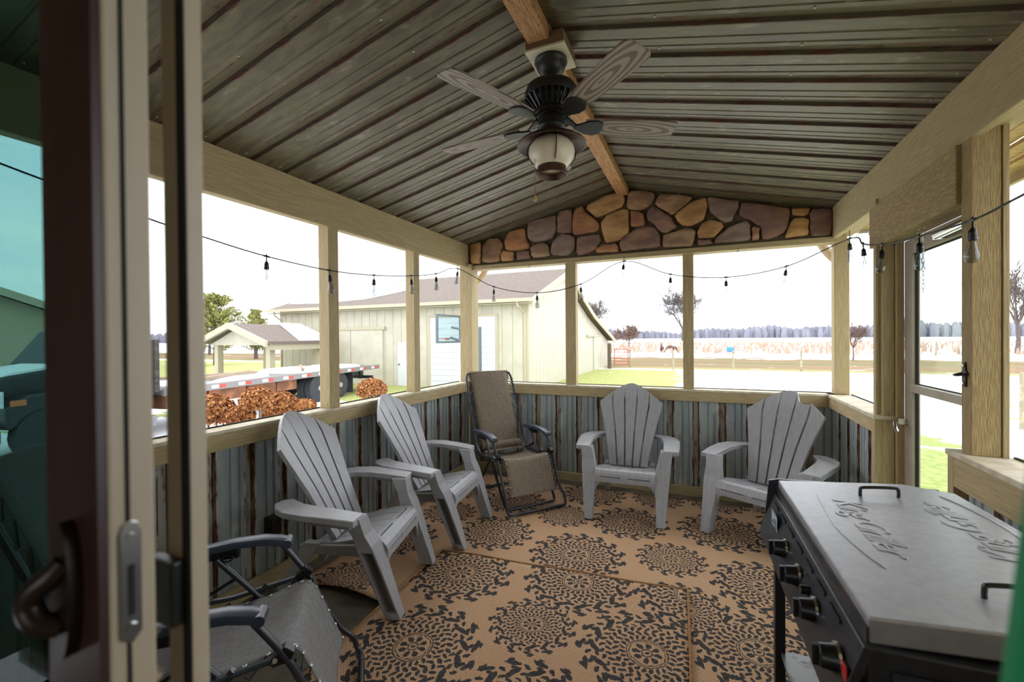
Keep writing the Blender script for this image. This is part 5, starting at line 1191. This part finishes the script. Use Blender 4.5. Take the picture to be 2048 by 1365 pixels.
wob('drum', MB().loft([[(x, 53.6 + r_ * math.cos(2 * math.pi * j / 16), GZ + .62 + r_ * math.sin(2 * math.pi * j / 16)) for j in range(16)] for x, r_ in ((2.62, .22), (2.66, .27), (2.85, .30), (3.15, .30), (3.34, .27), (3.38, .22))]), M('blue_plastic', rgb(66, 128, 206), rough=.4), br_, smooth=True)
wob('stand', MB().box(2.7, 2.8, 53.4, 53.8, GZ, GZ + .36).box(3.2, 3.3, 53.4, 53.8, GZ, GZ + .36), postw, br_)

# ---- two horses far off in the pasture
horse_m = M('bay_coat', rgb(96, 66, 50), rgb(76, 52, 42), 3, rough=.8)
def horse(name, x, y, rz, sc, grazing, lab):
    J = [(0, -.75, 1.25, .30), (0, -.25, 1.20, .33), (0, .30, 1.20, .32), (0, .70, 1.25, .27)]                      # trunk rump -> withers
    J += ([(0, 1.0, 1.05, .19), (0, 1.25, .70, .15), (0, 1.38, .40, .13), (0, 1.34, .12, .08)] if grazing else [(0, .98, 1.55, .19), (0, 1.18, 1.85, .15), (0, 1.36, 1.86, .13), (0, 1.62, 1.62, .08)])
    V = list(J); E = [(i, i + 1) for i in range(7)]
    for s in (-.17, .17):
        b = len(V); V += [(s, .66, .80, .13), (s, .68, .45, .07), (s * 1.0, .66, .10, .05), (s, .70, .03, .065)]; E += [(3, b), (b, b + 1), (b + 1, b + 2), (b + 2, b + 3)]
        b = len(V); V += [(s, -.68, .85, .17), (s, -.62, .72, .12), (s, -.86, .48, .075), (s, -.82, .10, .05), (s, -.78, .03, .065)]; E += [(0, b), (b, b + 1), (b + 1, b + 2), (b + 2, b + 3), (b + 3, b + 4)]
    me = bpy.data.meshes.new(name); me.from_pydata([v[:3] for v in V], E, []); me.materials.append(horse_m)
    t = thing(name, lab, 'horse', (x, y, GZ), rz); t.scale = (sc, sc, sc)
    o = bpy.data.objects.new('body', me); col.objects.link(o); o.parent = t
    md = o.modifiers.new('skin', 'SKIN'); me.skin_vertices[0].data[0].use_root = True
    for i, v in enumerate(V): me.skin_vertices[0].data[i].radius = (v[3], v[3])
    sb = o.modifiers.new('smooth', 'SUBSURF'); sb.levels = 1; sb.render_levels = 1
    hair = M('black_mane_' + name + str(int(x * 10)), rgb(40, 32, 30), rough=.9)
    ob('tail', MB().tube(curve_pts([(0, -1.0, 1.30), (0, -1.12, 1.15), (0, -1.13, .8), (0, -1.08, .45)], 3), [.06] * 3 + [.08] * 6 + [.03], 7), hair, t, smooth=True)
    n0, n1 = V[3], V[6]; ob('mane', MB().tube([(0, n0[1] - .02, n0[2] + n0[3]), (0, V[4][1] - (.10 if not grazing else -.05), V[4][2] + .20), (0, V[5][1] + (-.1 if not grazing else .12), V[5][2] + .14)], [.05, .05, .04], 6), hair, t)
    h = V[5]
    for s in (-.07, .07): ob('ear', MB().lathe([(.035, 0), (.03, .07), (.006, .15)], 6, (s, h[1] + .02, h[2] + (.12 if not grazing else .08))), horse_m, t)
horse('horse', -3.55, 58.3, R(-96), .66, True, 'dark brown horse grazing side-on in the far pasture')
horse('horse', -4.55, 58.6, R(6), .62, False, 'dark brown horse standing end-on left of the grazing one')

# ---- bits of the porch roof drainage and lamp outside
for lab, u, v, s in (('tan downspout elbow outside the back left corner', 965, 545, -1), ('tan downspout elbow outside the back right corner', 1650, 490, 1)):
    p = ony(u, v, 4.78)
    t = thing('downspout', lab, 'downspout', (p.x, p.y, GZ), 0, 'porch downspouts'); m = M('downspout_tan_%d' % u, rgb(178, 152, 112), rough=.5)
    wob('elbow', MB().tube(curve_pts([(p.x - s * .03, 4.86, 2.52), (p.x - s * .03, 4.84, 2.42), (p.x + s * .01, 4.80, 2.30), (p.x + s * .09, 4.72, 2.16), (p.x + s * .10, 4.70, 2.05)], 4), .038, 8), m, t, smooth=True)
    wob('pipe', MB().tube([(p.x + s * .10, 4.70, 2.06), (p.x + s * .10, 4.70, GZ + .1)], .036, 8), m, t, smooth=True)
p = onx(1730, 470, 1.34)
fl_ = thing('flood_lamp', 'round outdoor flood lamp under the eave outside the corner screen', 'lamp', (p.x, p.y, p.z))
wob('base', MB().tube([(p.x, p.y, p.z + .16), (p.x, p.y, p.z + .03)], [.035, .035], 12), plate_m, fl_, smooth=True)
wob('lens', MB().lathe([(.03, .04), (.05, .01), (.085, -.03), (.092, -.06), (.075, -.085), (.03, -.10)], 20, tuple(p)), bulb_glass, fl_, smooth='all')
